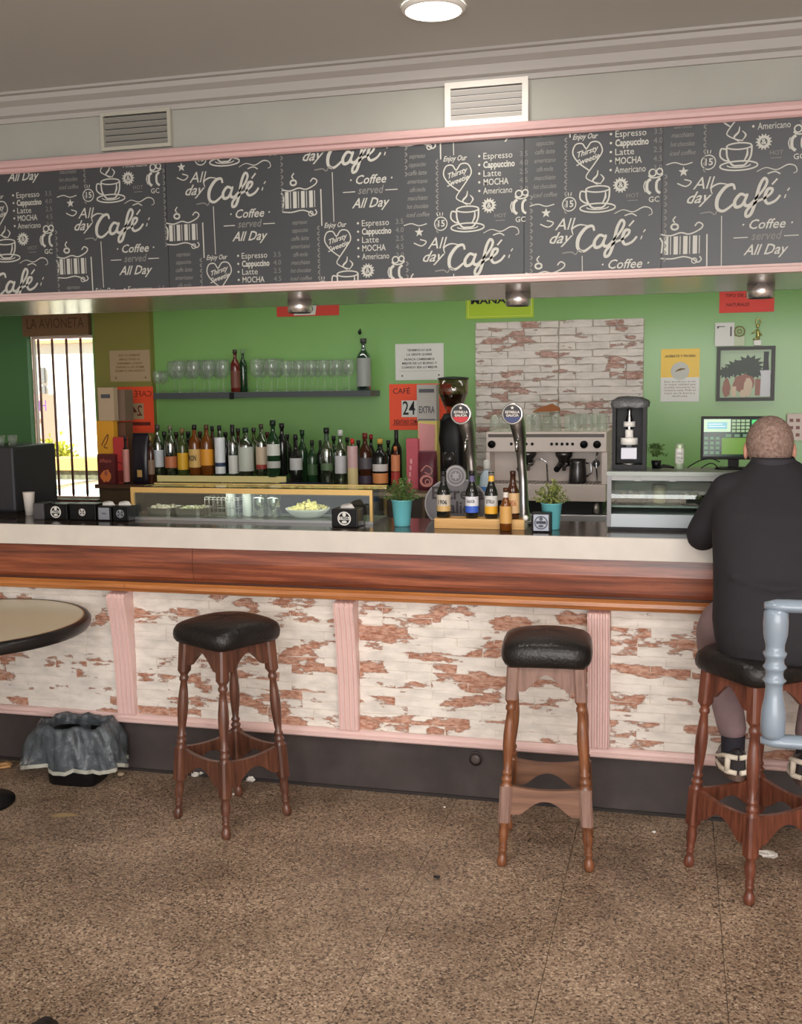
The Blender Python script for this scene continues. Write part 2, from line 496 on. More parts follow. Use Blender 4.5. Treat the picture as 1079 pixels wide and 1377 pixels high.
# ------------------------------------------------------------------ floor
X0, X1 = -5.0, 3.0
struct(MB().box(X0, X1, -3.0, 6.0, -0.06, -0.014).build('floor', mat('floor_bed', (96, 82, 70), 0.9)))
fl = bpy.data.objects['floor']
TS = 0.4965
tile_me = MB().box(0.0008, TS-0.0008, 0.0008, TS-0.0008, -0.014, 0.0).mesh('tile', M_floor, bevel=0.0007)
tx0 = -1.333-7*TS
nx = int((X1-tx0)/TS)+1
for j in range(9):
    for i in range(nx):
        x = tx0+i*TS
        if x+TS > X1+0.3: continue
        inst(tile_me, 'tile', fl, (x, 4.27-(j+1)*TS, 0.0))
b = MB()
b.box(X0, X1, -3.0, 4.27-9*TS, -0.014, -0.0005)
stuff(b.build('rear_tiles', M_floor, fl))

# ------------------------------------------------------------------ room shell
CEIL = 2.86
struct(MB().box(X0-0.1, X1+0.1, -3.0, 4.35, CEIL, CEIL+0.1).build('ceiling', M_ceil))
struct(MB().box(X0-0.1, X1+0.1, 4.30, 6.1, 2.72, 2.80).build('ceiling_bar', mat('bar_ceiling_paint', (190, 186, 176), 0.8)))
bpy.data.objects['ceiling_bar'].name = 'ceiling.001'
struct(MB().box(X0-0.1, X0, -3.0, 6.1, 0, CEIL).build('wall_left', mat('left_wall_paint', (190, 178, 160), 0.7)))
struct(MB().box(X1, X1+0.1, -3.0, 6.1, 0, CEIL).build('wall_right', mat('right_wall_paint', (206, 186, 176), 0.7)))
# back wall with the window opening
YW = 5.95
wl, wr_ = A(41, 560, YW)[0]-0.0, A(129, 560, YW)[0]
wz0, wz1 = A(90, 671, YW)[2], A(85, 452, YW)[2]
wzp = A(85, 415, YW)[2]
b = MB()
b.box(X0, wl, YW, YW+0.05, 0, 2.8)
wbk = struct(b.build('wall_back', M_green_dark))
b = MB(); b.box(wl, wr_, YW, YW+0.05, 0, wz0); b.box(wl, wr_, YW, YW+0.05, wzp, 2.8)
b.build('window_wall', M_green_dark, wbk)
b = MB(); b.box(wr_, X1, YW, YW+0.18, 0, 2.8)
b.build('green_wall', M_green, wbk)
# olive pillar standing in for a mirror between window and bottle shelf
pxl, pxr = A(131, 560, 5.90)[0], A(206, 560, 5.90)[0]
MB().box(pxl, pxr, 5.90, YW, 0, 2.8).build('pillar', M_olive, wbk)
# window
win = thing('window_1', 'w', 'w'); del win['label']; del win['category']; struct(win)
ww = wr_-wl
b = MB()
b.box(wl, wl+0.012, YW+0.051, YW+0.08, wz0, wz1); b.box(wr_-0.012, wr_, YW+0.051, YW+0.08, wz0, wz1)
b.box(wl, wr_, YW+0.051, YW+0.08, wz0, wz0+0.012); b.box(wl, wr_, YW+0.051, YW+0.08, wz1-0.012, wz1)
b.build('window_frame', mat('pale_window_frame', (226, 196, 182), 0.5), win)
MB().box(wl, wr_, YW-0.03, YW+0.14, wz0-0.02, wz0-.0005).build('window_sill', mat('brown_sill', (98, 52, 40), 0.5), win)
MB().box(wl+0.0121, wr_-0.0121, YW+0.062, YW+0.066, wz0+0.02, wz1-0.02).build('pane', M_pane, win)
M_bar = mat('brown_red_iron', (122, 60, 54), 0.5)
for px in (55, 73.5, 92.5, 111.5):
    xx = A(px+1.5, 560, YW+0.11)[0]
    MB().lathe([(0.008, wz0), (0.008, wz1+.1)], (xx, YW+0.11, 0), 8).build('window_bar', M_bar, win)
# boxed shutter head over the window
sh = MB().box(wl+0.002, wr_-0.002, YW-0.04, YW+0.12, wz1+0.001, wzp-0.001).build('shutter_box', mat('brown_shutter_box', (128, 96, 66), 0.5), win)
b = MB(); write(b, 'LA AVIONETA', ((wl+wr_)/2, YW-0.0415, wz1+0.075), 0.09, width=ww*0.86)
b.build('shutter_lettering', mat('brown_lettering', (84, 58, 42), 0.6), sh)

# cornice
b = MB()
cyf = 4.0
prof = [(cyf, CEIL-0.10), (cyf-0.012, CEIL-0.10), (cyf-0.016, CEIL-0.082), (cyf-0.035, CEIL-0.075), (cyf-0.045, CEIL-0.045), (cyf-0.075, CEIL-0.03), (cyf-0.08, CEIL-0.012), (cyf-0.10, CEIL-0.01), (cyf-0.10, CEIL), (cyf, CEIL)]
b.prism(prof, X0, X1, 'yz')
struct(b.build('trim_1', M_cornice))
# upper wall (hanging bulkhead) and beam
ZB0, ZB1 = 2.062, 2.560
bh = MB().box(X0, X1, 4.0, 4.35, 2.045, CEIL).build('wall_bulkhead', M_plaster)
struct(bh)
struct(MB().box(X0, X1, 4.35, 4.80, 2.045, 2.10).build('ceiling_soffit', M_soffit))
struct(MB().box(X0, X1, 4.80, 4.83, 2.046, 2.14).build('trim_2', mat('soffit_rear_trim', (206, 200, 196), 0.4)))
MB().box(X0, X1, 4.0, 4.35, 2.035, 2.0449).build('soffit_front', M_soffit, bh)
# pink trims above and below the board
b = MB()
b.prism([(3.999, 2.035), (3.955, 2.035), (3.950, 2.045), (3.955, 2.054), (3.965, 2.058), (3.970, 2.066), (3.999, 2.066)], X0, X1, 'yz')
struct(b.build('trim_3', M_pink_strip))
b = MB()
b.prism([(3.999, 2.556), (3.975, 2.556), (3.968, 2.562), (3.968, 2.574), (3.958, 2.578), (3.954, 2.590), (3.958, 2.604), (3.975, 2.610), (3.999, 2.612)], X0, X1, 'yz')
struct(b.build('trim_4', mat('pink_trim_upper', (196, 162, 160), 0.4)))

# ------------------------------------------------------------------ chalkboard frieze
YB = 3.985
board = thing('menu_board', 'long black chalkboard frieze printed with cafe lettering above the bar', 'menu board', (0, YB, 0))
seams = [X0]+[A(px, 300, YB)[0] for px in (-260, 225, 705, 890)]+[1.9, X1]
for a_, b_ in zip(seams[:-1], seams[1:]):
    MB().box(a_+0.0012, b_-0.0012, 0.0, 0.012, ZB0, ZB1-0.002).build('board_panel', M_board, board)
K = 0.00300
V = 0.618
def cafe(mb, o, k):
    # hand drawn bold script word
    st = lambda pts, w_, we=None: stroke(mb, [(x+0.12*y, y+0.06*x) for x, y in pts], w_, o, k, wend=we)
    st([(-15, 10), (-18, 16), (-26, 14), (-33, 3), (-32, -9), (-24, -13), (-14, -6)], 4.6, 2.4)
    st([(-40, 8), (-42, 15), (-34, 19), (-24, 17)], 2.0, 1.0)
    st([(-2, 2), (-8, 4), (-13, -3), (-11, -10), (-4, -8), (0, 3)], 4.0, 3.0)
    st([(0, 4), (-2, -7), (3, -10), (9, -4)], 4.0, 2.2)
    st([(9, -4), (17, 6), (20, 15), (16, 19), (12, 10), (10, -8), (7, -20), (2, -22), (2, -15), (11, -7), (19, -4)], 3.8, 2.6)
    st([(18, -5), (26, 1), (27, 6), (22, 6), (20, -3), (24, -10), (32, -8), (37, -2)], 3.8, 2.4)
    st([(26, 11), (31, 17)], 3.4, 2.0)
    st([(42, -6), (43, -2)], 1.4); st([(44, 2), (46, 5)], 1.4)
def cup(mb, o, k):
    s = lambda pts, w_, we=None: stroke(mb, pts, w_, o, k, wend=we)
    s(circle_pts(0, 10, 14, 16, 3.6), 1.6)
    s([(-14, 10), (-13, -2), (-7, -11), (0, -12), (7, -11), (13, -2), (14, 10)], 2.0)
    s([(-14, 7), (-20, 8), (-21, 0), (-16, -5), (-11, -6)], 1.8)
    s(circle_pts(0, -12, 21, 18, 5.2), 1.7); s(circle_pts(0, -11, 13, 10, 3.0, PI, 2*PI), 1.2)
    s([(9, 8), (9, 0), (5, -8)], 2.6, 0.8)
    s([(0, 15), (-6, 20), (-1, 26), (0, 32)], 2.4, 0.8); s([(3, 16), (7, 22), (3, 27)], 2.0, 0.7)
def heart(mb, o, k):
    s = lambda pts, w_, we=None: stroke(mb, pts, w_, o, k, wend=we)
    s([(4, -18), (-9, -8), (-16, 3), (-13, 13), (-5, 14), (0, 8), (6, 15), (15, 14), (19, 4), (13, -6), (4, -18)], 1.5)
    s([(4, -18), (0, -26), (10, -32), (18, -34)], 1.3)
    write(mb, 'Thirsty', Vector(o)+Vector((0.5*k, 0, 4*k)), 9*k, ux=(0.96, 0, 0.28), uy=(-0.1, 0, 1), bold=0.02, shear=0.3)
    write(mb, 'Sweetie', Vector(o)+Vector((1.5*k, 0, -5*k)), 9*k, ux=(0.96, 0, 0.28), uy=(-0.1, 0, 1), bold=0.02, shear=0.3)
    write(mb, 'Enjoy Our', Vector(o)+Vector((-2*k, 0, 22*k)), 9*k, bold=0.015, shear=0.35, width=30*k)
def badge(mb, o, k, t):
    s = lambda pts, w_, we=None: stroke(mb, pts, w_, o, k, wend=we)
    if t == '&':
        s([p for p in circle_pts(0, 0, 5.6, 14)], 3.2)
        for i in range(14):
            a = 2*PI*i/14
            stroke(mb, [(6.5*math.cos(a), 6.5*math.sin(a)), (9*math.cos(a), 9*math.sin(a))], 1.4, o, k, smooth=False)
        write(mb, '&', o, 9*k, bold=0.02)
    else:
        s(circle_pts(0, 0, 8, 16), 1.3)
        for i in range(3):
            a = PI*0.62-i*0.28
            stroke(mb, [(10*math.cos(a), 10*math.sin(a)), (14*math.cos(a), 14*math.sin(a))], 1.0, o, k, smooth=False)
        write(mb, t, o, 11*k, bold=0.02)
def star(mb, o, k):
    pts = [(6*(1 if i % 2 == 0 else 0.42)*math.sin(PI*i/5), 6*(1 if i % 2 == 0 else 0.42)*math.cos(PI*i/5)) for i in range(10)]
    mb.flat(pts, [tuple(reversed(range(10)))], o, k=k)
def mill(mb, o, k):
    s = lambda pts, w_, we=None: stroke(mb, pts, w_, o, k, wend=we)
    s(circle_pts(-2, 15, 4, 10), 1.6); s(circle_pts(6, 16, 3.4, 10), 1.6); s([(-7, 12), (-2, 9), (6, 10), (10, 13)], 1.6)
    s([(-4, 8), (-8, 4), (-8, -5), (-4, -9)], 3.4); s([(7, 8), (3, 4), (3, -5), (7, -9)], 3.0); s([(-10, 6), (-12, 0), (-10, -7)], 1.2)
    write(mb, 'GC', Vector(o)+Vector((0, 0, -16*k)), 9*k, bold=0.01)
def rack(mb, o, k):
    s = lambda pts, w_, we=None: stroke(mb, pts, w_, o, k, wend=we)
    for i, x in enumerate((-21, -10, 1, 12)):
        mb.flat([(x, -10), (x+5, -10), (x+5, 11), (x, 11)], [(0, 1, 2, 3)], o, k=k)
        s([(x+7.5, -10), (x+7.5, 11)], 1.0)
    s([(-26, 10), (-23, 4), (-24, -8)], 2.0)
    s([(-25, 14), (-14, 12), (-2, 15), (8, 13), (20, 18), (23, 23), (18, 26), (14, 22)], 1.6)
    s([(-25, -14), (-12, -15), (2, -13), (12, -16), (18, -20), (22, -17), (20, -13)], 1.5)
    s(circle_pts(14, -18, 3, 8), 1.2)
    s(circle_pts(-9, 22, 4, 10, 3.2), 2.2); s([(-9, 27), (-11, 30), (-8, 34)], 1.6)
def flourish(mb, o, k):
    s = lambda pts, w_, we=None: stroke(mb, pts, w_, o, k, wend=we)
    s([(-22, -2), (-12, 2), (0, -1), (12, 4), (20, 2), (22, -4), (18, -6)], 1.4, 0.7)
    s([(-10, -5), (-2, -3), (4, -6)], 1.4)
pr = MB(); pr2 = MB()
def motif(cx, cz, k=K):
    P = lambda dx, dy: (cx+dx*k, -0.0012, cz-dy*k)
    cafe(pr, P(0, 0), k*1.0)
    cup(pr, P(-10, -48), k); badge(pr, P(17, -61), k, '&'); badge(pr, P(-44, -42), k, '15')
    star(pr, P(-72, -33), k); mill(pr, P(56, -58), k); flourish(pr, P(32, -30), k)
    write(pr2, 'HOT', P(31, -48), 7*k)
    pr2.flat([(-6, 0), (6, 0), (6, .8), (-6, .8)], [(0, 1, 2, 3)], P(31, -42), k=k)
    write(pr, 'All', P(-50, -18), 20*k, bold=0.0, shear=0.3); write(pr, 'day', P(-57, -2), 19*k, shear=0.5, bold=0.01)
    stroke(pr, [(-22, 4), (-12, 0), (-6, 5), (-14, 8)], 1.4, P(-57, -16), k)
    write(pr, '· Coffee ·', P(22, 32), 15.5*k, bold=0.012, shear=0.3, width=56*k)
    write(pr2, 'served', P(22, 45), 14*k, shear=0.25, width=34*k, bold=0.01)
    for sx in (-1, 1): stroke(pr, [(sx*20, 0), (sx*36, 0)], 1.1, P(22, 46), k, smooth=False)
    write(pr, 'All Day', P(21, 61), 17*k, bold=0.012, shear=0.4, width=50*k)
    for i, (t, bo, wd) in enumerate((('Espresso', 0, 36), ('Cappuccino', 0.03, 39), ('Latte', 0, 22), ('MOCHA', 0.01, 31), ('Americano', 0, 36))):
        zz = 86+i*10.4
        write(pr, t, P(30-20+wd/2, zz), 11*k, width=wd*k, bold=bo)
        write(pr, '·', P(5, zz), 16*k, bold=0.03)
        write(pr2, ('3.5', '4.0', '2.5', '4.5', '3.0')[i], P(60, zz), 9*k)
    heart(pr, P(-24, 108), k)
    stroke(pr, [(-28, 0), (-27, -62)], 1.0, P(0, 20), k, smooth=False)
    stroke(pr2, [(-20, 0), (-9, 1), (-4, -2), (0, 3), (5, 0)], 1.6, P(-32, 16), k)
    rack(pr, P(-72, 52), k)
    stroke(pr, [(0, 0), (0.5, -46)], 1.6, P(-44, 40), k, smooth=False)
    for i, t in enumerate(('espresso', 'cappuccino', 'caffe latte', 'americano', 'caffe mocha', 'macchiato', 'hot chocolate', 'iced coffee')):
        write(pr2, t, P(-74, 80+i*10.2), 8*k, shear=0.35, width=(20+2*(i % 4)+4*(i > 4))*k, bold=0.01)
    for i in range(13):
        stroke(pr2, [(0, 0), (2.5, -2.5), (0, -5)], 1.5, P(-50+118, -70+i*8), k)
        stroke(pr2, [(0, 0), (-2.5, -2.5), (0, -5)], 1.5, P(-47, 86+i*7), k)
    stroke(pr, [(-16, 0), (-6, 2), (4, -1), (14, 1)], 1.2, P(-76, 164), k)
for px, py in ((20, 382), (160, 303), (313, 255), (475, 208), (640, 345), (815, 320), (1005, 265)):
    c0 = A(px, py, YB)
    for j in (-1, 0, 1):
        cz = c0[2]+j*V
        if cz-0.45 > ZB1 or cz+0.25 < ZB0: continue
        motif(c0[0], cz)
# columns beyond the frame on both sides carry the same print
for cx_, cz_ in ((A(20, 382, YB)[0]-0.47, 2.20), (A(20, 382, YB)[0]-0.95, 2.42), (A(1005, 265, YB)[0]+0.5, 2.45), (A(1005, 265, YB)[0]+1.0, 2.3)):
    motif(cx_, cz_)
def clip_build(mb, name, m):
    o = mb.build(name, m, board)
    bm = bmesh.new(); bm.from_mesh(o.data)
    for co, no in (((0, 0, ZB0+0.004), (0, 0, -1)), ((0, 0, ZB1-0.004), (0, 0, 1)), ((X0+0.01, 0, 0), (-1, 0, 0)), ((X1-0.01, 0, 0), (1, 0, 0))):
        bmesh.ops.bisect_plane(bm, geom=bm.verts[:]+bm.edges[:]+bm.faces[:], plane_co=co, plane_no=no, clear_outer=True)
    bm.to_mesh(o.data); bm.free()
    return o
clip_build(pr, 'chalk_lettering', M_chalk)
clip_build(pr2, 'faint_chalk_lettering', M_chalk2)

# ------------------------------------------------------------------ vents
def vent(p0, p1, label, fw, mframe, mslat):
    x0, z1 = A(p0[0], p0[1], 3.99)[0], A(p0[0], p0[1], 3.99)[2]
    x1, z0 = A(p1[0], p1[1], 3.99)[0], A(p1[0], p1[1], 3.99)[2]
    t = thing('air_vent', label, 'air vent', ((x0+x1)/2, 4.0, z0))
    w_, h_ = (x1-x0)/2, z1-z0
    MB().box(-w_+0.01, w_-0.01, -0.006, 0.0, 0.01, h_-0.01).build('vent_backing', M_black_matte, t)
    b = MB()
    b.box(-w_, w_, -0.022, -0.001, 0, fw); b.box(-w_, w_, -0.022, -0.001, h_-fw, h_)
    b.box(-w_, -w_+fw, -0.022, -0.001, fw, h_-fw); b.box(w_-fw, w_, -0.022, -0.001, fw, h_-fw)
    b.build('vent_frame', mframe, t)
    n = 5
    sl = MB().add([(-w_+fw, -0.007, -0.002), (w_-fw, -0.007, -0.002), (w_-fw, -0.020, 0.014), (-w_+fw, -0.020, 0.014), (-w_+fw, -0.0085, -0.004), (w_-fw, -0.0085, -0.004), (w_-fw, -0.0205, 0.011), (-w_+fw, -0.0205, 0.011)],
                  [(0, 1, 2, 3), (4, 7, 6, 5), (0, 4, 5, 1), (2, 6, 7, 3), (0, 3, 7, 4), (1, 5, 6, 2)]).mesh('vent_slat', mslat)
    for i in range(n):
        inst(sl, 'vent_slat', t, (0, 0, fw+(h_-2*fw)*(i+0.15)/n))
vent((136, 153), (232, 197), 'narrow grey louvred air vent above the left part of the chalkboard', 0.014, mat('grey_vent_frame', (170, 168, 156), 0.5), mat('grey_vent_slat', (132, 132, 126), 0.5))
vent((599, 113), (711, 164), 'white framed louvred air vent above the middle of the chalkboard', 0.022, mat('white_vent_frame', (226, 222, 214), 0.4), mat('pale_vent_slat', (190, 188, 184), 0.45))

# ceiling lamp
lc = AZ(583, 8, CEIL)
t = thing('ceiling_light', 'round white glowing ceiling light at the top edge of the photo', 'ceiling light', (lc[0], lc[1], CEIL))
MB().lathe([(0.100, -0.002), (0.104, -0.008), (0.098, -0.016), (0.090, -0.018)], seg=40, cap0=False, cap1=False).build('lamp_ring', M_white, t)
MB().lathe([(0.090, -0.017), (0.05, -0.021), (0.0, -0.022)], seg=40, cap0=False).build('diffuser', mat('lamp_diffuser', (255, 250, 240), 0.4, emit=(255, 248, 236), es=7.0), t)
lp = light('AREA', 'ceiling_lamp_glow', (lc[0], lc[1], CEIL-0.03), 7, (1, 0.93, 0.84), direction=(0, 0, -1), size=0.16)
for q in ((0.9, 1.3), (-1.2, 0.9), (-0.2, -0.6)):
    light('AREA', 'added_fill_lamp', (q[0], q[1], CEIL-0.03), 29, (1, 0.94, 0.88), direction=(0, 0, -1), size=0.5)  # unseen area lights added below the ceiling to brighten the floor

# downlights under the soffit
for i, (px, py, lab) in enumerate(((403, 400, 'chrome cylinder downlight under the beam, leftmost of three'), (697, 388, 'chrome cylinder downlight under the beam above the beer taps'), (1024, 375, 'chrome cylinder downlight under the beam near the red card'))):
    p = A(px, py, 4.40)
    t = thing('downlight', lab, 'downlight', (p[0], 4.40, 2.045), 0, 'chrome downlights under the beam')
    MB().lathe([(0.052, -0.001), (0.052, -0.060), (0.046, -0.064)], seg=28, cap1=False).build('housing', mat('satin_chrome', (226, 222, 220), .22, .85), t)
    MB().lathe([(0.046, -0.062), (0.02, -0.054), (0, -0.052)], seg=24, cap0=False).build('lens', M_dsteel, t)
    light('SPOT', 'downlight_beam', (p[0], 4.40, 1.98), 6, (1, 0.9, 0.78), direction=(0, 0.1, -1), spot=100, radius=0.04)

# ------------------------------------------------------------------ bar counter
BX0, BX1 = X0, 1.9
bar = thing('bar_counter', 'long bar front with pink pilasters, faux brick panels and reddish wood fascia', 'bar counter', (0, 4.0, 0))
M_core = mat('bar_core', (90, 76, 66), 0.8)
MB().box(BX0, BX1, 0.055, 0.30, 0.0, 1.015).build('carcass', M_core, bar)
# kick plate
MB().box(BX0, BX1, 0.118-0.07, 0.0545, 0.0, 0.226).build('kick_plate', M_kick, bar)
MB().box(BX0, BX1, 0.1-0.06, 0.0478, 0.0, 0.012).build('kick_strip', mat('dark_strip', (46, 40, 38), 0.6), bar)
kp = A(640, 1021, 4.045)
MB().lathe([(0.032, -0.004), (0.032, 0.0), ], (kp[0], 0.047, kp[2]), 24, 'y').build('drain_cover', mat('drain_cover', (66, 58, 56), 0.4), bar)
MB().lathe([(0.026, -0.003), (0.008, -0.004)], (kp[0], 0.0435, kp[2]), 20, 'y').build('drain_disc', mat('drain_disc', (92, 82, 80), 0.3), bar)
# pink base moulding
MB().prism([(0.05, 0.226), (0.012, 0.226), (0.006, 0.232), (0.006, 0.242), (0.016, 0.246), (0.02, 0.256), (0.028, 0.262), (0.05, 0.262)], BX0, BX1, 'yz').build('base_moulding', M_pink, bar)
# fascia + rail
for a_, b_ in ((BX0, -3.3), (-3.3, -1.92), (-1.92, BX1)):
    MB().prism([(0.05, 0.868), (-0.035, 0.868), (-0.050, 0.885), (-0.056, 0.95), (-0.050, 1.016), (0.05, 1.016)], a_+0.001, b_-0.001, 'yz').build('fascia_board', M_fascia, bar)
MB().box(BX0, BX1, -0.030, 0.05, 0.858, 0.8679).build('joint_strip', mat('dark_wood_gap', (78, 40, 26), 0.5), bar)  # dark brown strip filling the joint between fascia and rail
for a_, b_ in ((BX0, -2.24), (-2.24, BX1)):
    MB().prism([(0.05, 0.812), (-0.022, 0.812), (-0.040, 0.818), (-0.050, 0.832), (-0.048, 0.846), (-0.036, 0.857), (0.05, 0.8579)], a_+0.0008, b_-0.0008, 'yz').build('bar_rail', M_rail, bar)
# pilasters (fluted corbels)
pil_x = [A(px, 900, 4.02)[0] for px in (169, 469, 806)]
pil_x = [pil_x[0]-0.95]+pil_x+[pil_x[2]+0.93, pil_x[2]+1.86]
def pilaster_mb():
    mb = MB()
    W = 0.082; n = 4
    zs = [(0.262, 0.0), (0.32, -0.004), (0.45, -0.008), (0.6, -0.022), (0.70, -0.036), (0.755, -0.050), (0.785, -0.056), (0.800, -0.046), (0.806, -0.012), (0.811, 0.0)]
    R = []
    for z, y in zs:
        row = []
        for i in range(n*6+1):
            u = i/(n*6)
            ph = (u*n) % 1.0
            gr = 0.009 if 0.28 < ph < 0.72 else 0.0
            row.append((-W/2+W*u, y-0.010+gr, z))
        row += [(W/2, 0.035, z), (-W/2, 0.035, z)]
        R.append(row)
    mb.rings(R, smooth=False)
    return mb
pm = pilaster_mb().mesh('pilaster', M_pink)
for x in pil_x:
    inst(pm, 'pilaster', bar, (x, 0.02, 0))
# faux brick panels: every brick its own piece
BV = []
def brick_variants(w_, h_, d_, m, n=12, jit=0.0035):
    out = []
    for i in range(n):
        rnd = random.Random(i*17+int(w_*1000))
        W, H = w_/2, h_/2
        j = lambda s: (rnd.random()-0.5)*2*jit*s
        poly = [(-W+j(1), -H+j(.5)), (-W*0.3, -H+j(1)), (W*0.35, -H+j(1)), (W+j(1), -H+j(.5)), (W+j(1), H+j(.5)), (W*0.3, H+j(1)), (-W*0.35, H+j(1)), (-W+j(1), H+j(.5))]
        fr = [(x*0.985, z*0.93) for x, z in poly]
        v = [(x, 0, z) for x, z in poly]+[(x, -d_*0.6, z) for x, z in poly]+[(x, -d_-rnd.random()*0.001, z) for x, z in fr]
        k = 8
        fs = [(a, (a+1) % k, k+(a+1) % k, k+a) for a in range(k)]+[(k+a, k+(a+1) % k, 2*k+(a+1) % k, 2*k+a) for a in range(k)]
        fs.append(tuple(2*k+a for a in range(k)))
        out.append(MB().add(v, fs).mesh('brick', m))
    return out
BH = 0.0366
VF = {0.205: brick_variants(0.2035, BH-0.0014, 0.0028, M_brick), 0.15: brick_variants(0.1485, BH-0.0014, 0.0028, M_brick, 8), 0.1: brick_variants(0.0985, BH-0.0014, 0.0028, M_brick, 6)}
def cut_variant(w_, h_, d_, m):
    return brick_variants(w_, h_, d_, m, 1)[0]
for a_, b_ in zip(pil_x[:-1], pil_x[1:]):
    x0, x1 = a_+0.0415, b_-0.0415
    pan = MB().box(x0, x1, 0.036, 0.0545, 0.262, 0.8115).build('brick_panel', M_mortar, bar)
    if x0 > 0.6 or x1 < -3.1:
        stuff(pan); pan.data.materials[0] = M_brick
        continue
    for r in range(15):
        z = 0.2625+BH*(r+0.5)
        x = x0+0.001; first = True
        while x < x1-0.012:
            wv = random.choice((0.205, 0.205, 0.205, 0.15, 0.15, 0.1))
            if first: wv = random.choice((0.205, 0.15, 0.1)); first = False
            if x+wv > x1-0.02:
                rem = x1-x-0.001
                me = cut_variant(rem-0.0015, BH-0.0014, 0.0028, M_brick)
                inst(me, 'brick', pan, (x+rem/2, 0.036, z))
                break
            me = random.choice(VF[wv])
            inst(me, 'brick', pan, (x+wv/2, 0.036, z), (0, 0, 0), (1, random.uniform(0.6, 1.4), 1))
            x += wv

# worktop
CT = 1.10
ctop = thing('countertop', 'long bar top with thick white front edge and dark glossy surface', 'countertop', (0, 3.90, 1.0165))
MB().box(BX0, BX1, 0, 0.016, 0, CT-1.0165+.0005).build('front_edge', M_counter, ctop, bevel=0.002)
MB().box(BX0, BX1, 0.0162, 0.46, 0, CT-1.0165).build('top_surface', mat('dark_glossy_stone', (74, 62, 54), 0.14, noise=0.3, nscale=30), ctop)

# ------------------------------------------------------------------ back wall brick tiles
bx0, bx1 = A(640, 500, YW)[0], A(866, 500, YW)[0]
bz1, bz0 = A(750, 431, YW)[2], 1.15
half = A(752, 500, YW)[0]
H2 = 0.0405
VW = brick_variants(0.180, H2-0.003, 0.006, M_brick2, 10)
VW2 = brick_variants(0.090, H2-0.003, 0.006, M_brick2, 5)
for a_, b_ in ((bx0, half), (half, bx1)):
    pan = MB().box(a_+0.001, b_-0.001, YW-0.008, YW-0.0005, bz0, bz1).build('brick_panel', M_mortar2, wbk)
    nrow = int((bz1-bz0)/H2)
    for r in range(nrow):
        z = bz1-H2*(r+0.5); x = a_+0.002
        if r % 2: 
            inst(random.choice(VW2), 'brick', pan, (x+0.0455, YW-0.008, z)); x += 0.0925
        while x < b_-0.02:
            if x+0.183 > b_:
                rem = b_-x-0.002
                inst(cut_variant(rem-0.002, H2-0.003, 0.006, M_brick2), 'brick', pan, (x+rem/2, YW-0.008, z)); break
            inst(random.choice(VW), 'brick', pan, (x+0.0915, YW-0.008, z), (0, 0, 0), (1, random.uniform(.6, 1.5), 1))
            x += 0.1835

# ------------------------------------------------------------------ turned bar stools
LEGH = 0.70
def stool_leg(sx, sy, m):
    mb = MB()
    prof = [(0.000, .012, 0), (0.006, .017, 0), (0.022, .0185, 0), (0.036, .014, 0), (0.048, .010, 0), (0.054, .0145, 0), (0.060, .0145, 0), (0.066, .012, 0), (0.074, .0155, 0), (0.080, .012, 0),
            (0.095, .0165, 0), (0.12, .0185, 0), (0.140, .015, 0), (0.150, .018, 0), (0.158, .023, 1), (0.286, .023, 1), (0.296, .015, 0), (0.304, .0195, 0), (0.312, .0195, 0), (0.320, .0125, 0), (0.328, .0175, 0), (0.334, .0175, 0), (0.342, .0125, 0),
            (0.38, .0165, 0), (0.43, .0205, 0), (0.465, .0205, 0), (0.51, .0165, 0), (0.545, .0125, 0), (0.552, .018, 0), (0.562, .018, 0), (0.570, .0135, 0), (0.580, .0195, 0), (0.588, .023, 1), (LEGH, .023, 1)]
    R = []
    n = 16
    for z, r, sq in prof:
        t = z/LEGH
        c = 0.150+(0.112-0.150)*t
        ring = []
        for k in range(n):
            a = 2*PI*(k+0.5)/n
            ca, sa = math.cos(a), math.sin(a)
            if sq:
                q = r*0.92/max(abs(ca), abs(sa))
            else: q = r
            ring.append((sx*c+q*ca, sy*c+q*sa, z))
        R.append(ring)
    mb.rings(R)
    for i in range(len(mb.sm)): mb.sm[i] = True
    # square blocks stay flat shaded
    nf = n
    for i, (z, r, sq) in enumerate(prof[:-1]):
        if sq and prof[i+1][2]:
            for k in range(nf): mb.sm[i*nf+k] = False
    return mb
def at_h(z): return 0.150-0.038*z/LEGH
def arch_board(z0, z1, side, thick, arch, ogee, top_dip=0.0):
    # a board between two legs, lower edge cut to an arch, leaning with the legs
    L0 = at_h(z0)-0.018; n = 20
    lo = []; hi = []
    for i in range(n+1):
        u = -1+2*i/n
        a = abs(u)
        if a > 0.72: zz = z0
        elif a > 0.55: zz = z0+arch*0.30*(0.72-a)/0.17
        else: zz = z0+arch*(0.30+0.70*(1-(a/0.55)**2)) if not ogee else z0+arch*(0.30+0.70*(1-(a/0.55)**1.45))
        lo.append((u, zz)); hi.append((u, z1-top_dip*(1-u*u)))
    pts = []
    for lst, rev in ((lo, 0), (hi, 1)):
        q = lst[::-1] if rev else lst
        for u, z in q: pts.append((u*(at_h(z)-0.016), z))
    mb = MB()
    f = []; bk = []
    for x, z in pts:
        y = -at_h(z)
        f.append((x, y-thick/2, z)); bk.append((x, y+thick/2, z))
    m = len(pts)
    quads = [(i, i+1, m-2-i, m-1-i) for i in range(n)]
    fs = quads+[tuple(m+k for k in reversed(q)) for q in quads]+[((k+1) % m, k, m+k, m+(k+1) % m) for k in range(m)]
    mb.add(f+bk, fs)
    return mb.xf(Matrix.Rotation(side*PI/2, 4, 'Z'))
